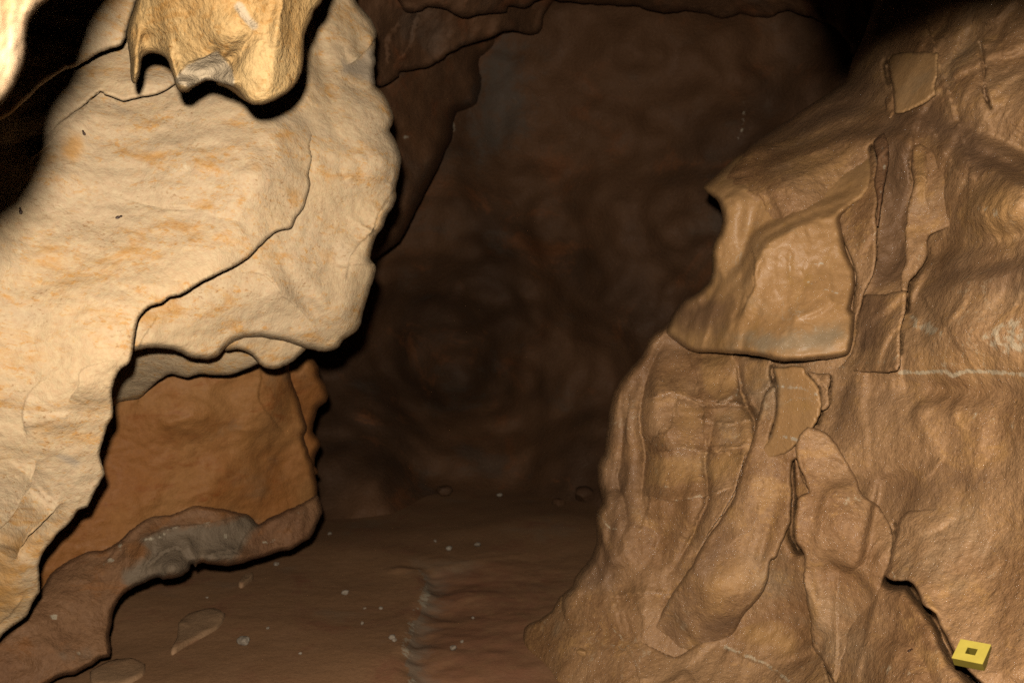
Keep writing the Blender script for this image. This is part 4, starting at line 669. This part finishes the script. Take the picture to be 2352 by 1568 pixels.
# the tapering column
patch('column', T(2, 2, [(778, -60), (800, -140), (870, -200), (1000, -150), (1110, 0), (1192, 150), (1242, 270), (1352, 342), (1402, 432), (1452, 545), (1440, 680), (1420, 780), (1390, 830), (1352, 950), (1300, 1072), (1200, 1200), (1110, 1400), (1060, 1567), (1040, 1567), (1002, 1492), (952, 1402), (892, 1302), (872, 1100), (832, 850), (835, 680), (800, 620), (776, 580), (770, 480), (776, 400), (796, 290), (870, 250), (840, 180), (800, 70)]), DR, 'right', 'right', right,
      offs=[(1835, 1050, -0.12), (1850, 1200, -0.15), (1900, 1100, -0.05), (1950, 1000, 0.03), (1980, 1150, -0.01), (2030, 1230, -0.02), (1900, 1300, -0.08), (1870, 1450, -0.03), (2000, 1350, 0.0), (1920, 1540, -0.01), (1960, 1450, 0.03)], rim=(4.8, 0.028), step=4.6, thick=0.45, obj_name='flowstone_column', rough_edge=1.9,
      bumps=[(1930, 1200, 50, 70, 0, 0.04), (1880, 1360, 20, 110, 0, 0.02)], creases=[Crease('step', T(2, 2, [(1090, 780), (1070, 950), (1060, 1080), (1075, 1250), (1062, 1400), (1045, 1510)]), 0.03, 30, 0.2, 0, 1), Crease('step', T(2, 2, [(840, 700), (835, 850), (850, 1000)]), 0.015, 15, 0.2, 0.3, -1), Crease('step', T(2, 2, [(1370, 540), (1300, 640), (1270, 740), (1150, 820)]), 0.015, 25, 0.3, 0.3, -1)],
      stains=[(0, 'poly', T(2, 2, [(960, 270), (1180, 250), (1270, 310), (1200, 340), (1000, 330)]), 14, 0.45), (2, 'poly', T(2, 2, [(840, 850), (960, 830), (960, 1100), (880, 1150)]), 20, 0.7), (0, 'line', T(2, 2, [(1120, 730), (1080, 850), (1075, 960)]), 3, 0.5), (0, 'line', T(2, 2, [(880, 1260), (920, 1290)]), 10, 0.5), (0, 'line', T(2, 2, [(970, 850), (1000, 870)]), 10, 0.4)])
patch('edge_block', T(2, 2, [(776, 30), (802, 75), (842, 185), (880, 245), (850, 290), (790, 300), (774, 180)]), DR, 'right', 'right', right, offs=[(0, 0, 0.0)], rim=(3.6, 0.022), step=5, thick=0.4, obj_name='rock_slab', rough_edge=1.9)
# the big slab in the lower right corner, and the wedge in front of it
slab = patch('slab', T(2, 2, [(1395, 825), (1425, 760), (1440, 680), (1480, 520), (1500, 430), (1560, 380), (1700, 360), (1900, 330), (2360, 200), (3300, 100), (3300, 1800), (2300, 1800), (2060, 1567), (2010, 1520), (1952, 1460), (1872, 1360), (1832, 1280), (1782, 1180), (1742, 1090), (1662, 1030), (1622, 940), (1560, 865), (1450, 862)]), DR, 'right', 'right', None,
      offs=[(2040, 1320, -0.08), (2100, 1340, -0.10), (2200, 1500, -0.13), (2240, 1560, -0.13), (2060, 1200, -0.01), (2200, 1170, 0.02), (2352, 1110, 0.03), (2352, 1300, -0.03), (2352, 1500, -0.06), (2600, 1300, 0.0)], rim=(6, 0.033), step=4.6, thick=0.5,
      bumps=[(2130, 1410, 25, 30, 0, 0.03), (2228, 1560, 45, 26, 10, 0.035)], stains=[(0, 'poly', T(2, 2, [(2040, 820), (2160, 770), (2220, 830), (2140, 880)]), 16, 0.5), (0, 'poly', T(2, 2, [(2050, 120), (2180, 130), (2160, 200), (2080, 190)]), 14, 0.4), (2, 'line', T(2, 2, [(1680, 970), (1740, 1070)]), 8, 0.9), (0, 'line', T(2, 2, [(1420, 740), (1440, 800), (1460, 840)]), 3, 0.6)])
slab.name = 'rock_slab'; tag(slab, 'smooth brown rock slab bulging beside the dark slanting crack, under the yellow watermark block', 'rock')
wedge = patch('wedge', T(2, 2, [(1050, 1567), (1060, 1400), (1110, 1300), (1200, 1150), (1290, 1080), (1350, 960), (1390, 930), (1445, 915), (1540, 915), (1618, 1014), (1698, 1136), (1778, 1274), (1856, 1416), (1938, 1508), (2020, 1590), (2230, 1780), (1050, 1760)]), DR, 'right', 'right', None,
      offs=[(1930, 1540, 0.03), (2000, 1400, 0.03), (2060, 1350, 0.10), (2110, 1400, 0.12), (2200, 1520, 0.09), (2100, 1500, -0.01), (2000, 1520, 0.0), (2050, 1600, -0.03)], rim=(5.4, 0.028), step=4.6, thick=0.5,
      stains=[(1, 'poly', T(2, 2, [(1380, 930), (1560, 900), (1700, 1110), (1780, 1260), (1650, 1250), (1450, 1100)]), 16, 0.85), (0, 'poly', T(2, 2, [(1120, 1460), (1300, 1440), (1400, 1380), (1600, 1460), (1650, 1567), (1200, 1567)]), 30, 0.36), (2, 'poly', T(2, 2, [(1320, 1080), (1600, 1160), (1700, 1290), (1300, 1250)]), 20, 0.6)])
wedge.name = 'rock_wedge'; tag(wedge, 'rough wedge of crusted tan rock with a dark cricket on it, by the slanting crack', 'rock')

# unseen roof rock added above the frame to shade the right-hand wall's top
over = patch('over', [(1840, -130), (1900, -170), (1980, -235), (2100, -290), (2300, -315), (2800, -300), (2900, -900), (2000, -1100), (1700, -700), (1780, -250)], depth_field([(1800, -130, 0.47), (2300, -300, 0.45), (2700, -300, 0.45), (2300, -800, 0.38), (1800, -600, 0.42)]), 'hang', 'roof', None, rim=(20, 0.02), step=14, thick=0.3, inward=3)
over.name = 'cave_ceiling'; over['kind'] = 'structure'

# ================================================================== LOOSE THINGS
def stone_mesh(r, seed):
    bm = bmesh.new(); bmesh.ops.create_icosphere(bm, subdivisions=3, radius=1.0)
    V = np.array([v.co[:] for v in bm.verts]); F = [[v.index for v in f.verts] for f in bm.faces]; bm.free()
    rs = np.random.RandomState(seed); pl = rs.normal(size=(9, 3)); pl /= np.linalg.norm(pl, axis=1)[:, None]
    for n_, h in zip(pl, rs.uniform(0.55, 0.85, 9)):
        s = V @ n_; V = V - np.where(s > h, (s - h) * 0.9, 0)[:, None] * n_
    V = V * (1 + 0.10 * fbm(V * 2.0 + seed, 3))[:, None]
    V = V * np.array([rs.uniform(0.9, 1.3), rs.uniform(0.8, 1.1), rs.uniform(0.5, 0.75)]) * r
    a = rs.uniform(0, 6.28); R = np.array([[math.cos(a), -math.sin(a), 0], [math.sin(a), math.cos(a), 0], [0, 0, 1]])
    return V @ R.T, F
stones = [(560, 1470, 17, 'whitish fist-sized stone lying on the mud beside the flat slab'), (745, 1180, 6, 'small pale stone on the mud by the end of the grey ledge'), (635, 1292, 8, 'small pale stone on the mud just below the grey ledge'),
          (1032, 1257, 9, None), (1097, 1249, 9, None), (1281, 1150, 16, 'flat pale stone lying at the far foot of the fluted wall'), (794, 1360, 8, None), (874, 1395, 6, None), (832, 1430, 6, None), (901, 1462, 9, None), (906, 1470, 6, None), (1041, 1487, 9, None),
          (1061, 1474, 5, None), (1086, 1416, 4, None), (1017, 1112, 18, 'dim brownish boulder lying at the back of the passage floor'), (1147, 1130, 8, 'small dim stone at the back of the passage floor'), (476, 1368, 4, None), (757, 1225, 6, None), (1340, 1135, 26, 'brown boulder tucked behind the fluted wall foot'), (838, 1395, 4, None), (1000, 1240, 4, None), (690, 1500, 4, None), (1065, 1600, 5, None), (615, 1440, 5, None)]
for i, (x, y, rp, lab) in enumerate(stones):
    p = floor_px(x, y + rp * 0.5); z = float(floor_z([p[:2]])[0])
    d = p[1]; p = place([[x, y + rp * 0.5]], [d * (1 - z / CAM[2])])[0]
    z = float(floor_z([p[:2]])[0]); r = max(rp * d / FPX, 0.008)
    V, F = stone_mesh(r, 40 + i); V = V + np.array([p[0], p[1], 0]); V[:, 2] += z - V[:, 2].min() - 0.12 * r
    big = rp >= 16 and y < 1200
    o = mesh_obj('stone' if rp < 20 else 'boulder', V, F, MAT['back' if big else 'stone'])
    tag(o, lab or 'tiny pale pebble lying loose on the brown mud floor', 'stone', None if lab else 'pebbles scattered on the mud floor')

def floor_slab(px_pts, h, label, mat='mud'):
    poly = np.array([floor_px(x, y)[:2] for x, y in px_pts]); L = catmull(poly, 0.03, True)
    c = L.mean(0); rings = []; V = []; F = []
    n = len(L)
    for sc, hz in ((1.05, -0.05), (1.0, h * 0.5), (0.94, h * 0.9), (0.8, h), (0.5, h), (0.2, h)):
        q = c + (L - c) * sc
        z = floor_z(q) * 0.5 + floor_z([c])[0] * 0.5 + hz + 0.006 * fbm(np.concatenate([q * 12, np.full((n, 1), hz * 30)], 1), 2)
        V += np.concatenate([q, z[:, None]], 1).tolist()
    for k in range(5):
        for i in range(n): F.append([k * n + i, k * n + (i + 1) % n, (k + 1) * n + (i + 1) % n, (k + 1) * n + i])
    F.append([5 * n + i for i in range(n)])
    o = mesh_obj('stone_slab', np.array(V), F, MAT[mat]); tag(o, label, 'stone')
floor_slab(T(0, 2, [(1235, 1190), (1300, 1140), (1480, 1100), (1550, 1140), (1500, 1225), (1300, 1330), (1190, 1400), (1175, 1390), (1220, 1290)]), 0.016, 'flat angular stone slab lying in the mud below the grey ledge', 'slab')
floor_slab(T(0, 2, [(620, 1540), (700, 1490), (800, 1455), (900, 1450), (1000, 1480), (980, 1560), (800, 1640), (640, 1620)]), 0.014, 'low muddy slab lying beside the foot of the orange-brown block', 'slab')
floor_slab(T(0, 2, [(1640, 940), (1690, 885), (1740, 868), (1745, 890), (1700, 930), (1660, 955)]), 0.02, 'narrow brown stone sliver lying in the shade below the grey ledge', 'slab')

# ---- a pebble stuck on the mound
d, p = at('mound', 1339, 1497); V, F = stone_mesh(0.022, 91); o = mesh_obj('stone', V + np.array(p), F, MAT['panel']); tag(o, 'rounded tan pebble stuck on the flowstone mound', 'stone')

# ---- insects
def simple_mat(name, col, rough=0.5, spec=0.4):
    m, nt = new_mat(name); g = G(nt); out = g.n('ShaderNodeOutputMaterial'); b = g.n('ShaderNodeBsdfPrincipled'); g.l(b.outputs[0], out.inputs[0])
    P = g.n('ShaderNodeNewGeometry').outputs['Position']; n = g.noise(P, 60, 4, 0.6)
    g.l(g.mix(n, tuple(c * 0.82 for c in col), tuple(min(1, c * 1.15) for c in col)), b.inputs['Base Color'])
    b.inputs['Roughness'].default_value = rough; b.inputs['Specular IOR Level'].default_value = spec
    return m
MAT['bug'] = simple_mat('dark_chitin', (0.10, 0.06, 0.045)); MAT['bug2'] = simple_mat('brown_chitin', (0.07, 0.03, 0.015))
def tube(bm, pts, r):
    prev = None
    for i, p in enumerate(pts):
        t = (pts[min(i + 1, len(pts) - 1)] - pts[max(i - 1, 0)]).normalized(); a = t.orthogonal().normalized(); b = t.cross(a)
        ring = [bm.verts.new(p + r * (math.cos(k * 2.094) * a + math.sin(k * 2.094) * b)) for k in range(3)]
        if prev: [bm.faces.new((prev[k], prev[(k + 1) % 3], ring[(k + 1) % 3], ring[k])) for k in range(3)]
        prev = ring
def insect(pn, x, y, size, name, label, cat, mat, legs=8, ang=0.0, group=None):
    d, p = at(pn, x, y); _, px_ = at(pn, x + 6, y); _, py_ = at(pn, x, y + 6)
    ux = (px_ - p).normalized(); n = ux.cross(py_ - p).normalized()
    if n.y > 0: n = -n
    uy = n.cross(ux); M = Matrix((ux, uy, n)).transposed() @ Matrix.Rotation(ang, 3, 'Z')
    bm = bmesh.new(); s = size
    for cx, rx, ry in ((0.28, 0.22, 0.17), (-0.18, 0.36, 0.24)):
        bmesh.ops.create_icosphere(bm, subdivisions=2, radius=1.0, matrix=Matrix.Translation((cx * s, 0, 0.22 * s)) @ Matrix.Diagonal((rx * s, ry * s, ry * s * 0.8, 1)))
    for k in range(legs // 2):
        a = 0.45 + 2.25 * k / (legs / 2 - 1)
        for sd in (-1, 1):
            dx, dy = math.cos(a), math.sin(a) * sd
            tube(bm, [Vector((0.2 * s, 0, 0.2 * s)), Vector((0.15 * s + dx * 0.6 * s, dy * 0.6 * s, 0.5 * s)), Vector((0.15 * s + dx * 1.35 * s, dy * 1.35 * s, -0.05 * s))], 0.075 * s)
    V = np.array([p + (M @ v.co) for v in bm.verts]); F = [[v.index for v in f.verts] for f in bm.faces]; bm.verts.index_update(); bm.free()
    o = mesh_obj(name, V, F, mat); tag(o, label, cat, group); return o
insect('M1', 274, 500, 0.016, 'spider', 'small dark spider on the bare middle of the pale limestone wall', 'spider', MAT['bug'], ang=0.4, group='spiders on the pale wall')
insect('M1', 45, 485, 0.016, 'spider', 'small dark spider on the pale wall at the foot of the black shadow', 'spider', MAT['bug'], ang=1.5, group='spiders on the pale wall')
insect('M1', 192, 307, 0.015, 'spider', 'small dark spider on the pale wall beside an orange stain', 'spider', MAT['bug'], ang=1.7, group='spiders on the pale wall')
insect('wedge', 2092, 1494, 0.013, 'cave_cricket', 'dark cave cricket sitting on the crusted rock wedge', 'insect', MAT['bug2'], legs=6, ang=0.8)

# ---- yellow watermark logo with a square hole, modelled as a solid block
def watermark_block():
    MAT['yel'] = simple_mat('yellow_plastic', (0.86, 0.66, 0.12), 0.35); MAT['yel_shade'] = simple_mat('yellow_plastic_shade', (0.17, 0.13, 0.02), 0.35)  # dark yellow puts the shading of the watermark's sides into the colour
    d, p = at('slab', 2228, 1512)
    k = (d - 0.018) / 1.62
    s = 0.0556 * k; h = 0.0089 * k; ho = s * 0.17
    R = Euler((0.4547, -0.0771, -0.8532), 'XYZ').to_matrix()
    c = Vector(CAM) + Vector((0.9104, 1.62, -0.6186)) * k
    root = thing('watermark_block', c, 'square yellow watermark logo with a square hole, built as a block on the brown slab', 'block')
    def ring(z0, z1, a, b):
        V = []
        for z in (z0, z1):
            for r in (a, b): V += [(-r, -r, z), (r, -r, z), (r, r, z), (-r, r, z)]
        F = []
        for i in range(4):
            j = (i + 1) % 4
            F += [[i, j, 8 + j, 8 + i], [4 + j, 4 + i, 12 + i, 12 + j], [8 + i, 8 + j, 12 + j, 12 + i], [j, i, 4 + i, 4 + j]]
        return [R @ Vector(v) + c for v in V], F
    V, F = ring(-h, h - 0.0012, s / 2, ho); o = mesh_obj('block_body', np.array(V), F, MAT['yel_shade'], root, smooth=False)
    V, F = ring(h - 0.0010, h, s / 2 + 0.0003, ho); o = mesh_obj('top_plate', np.array(V), F, MAT['yel'], root, smooth=False)
watermark_block()
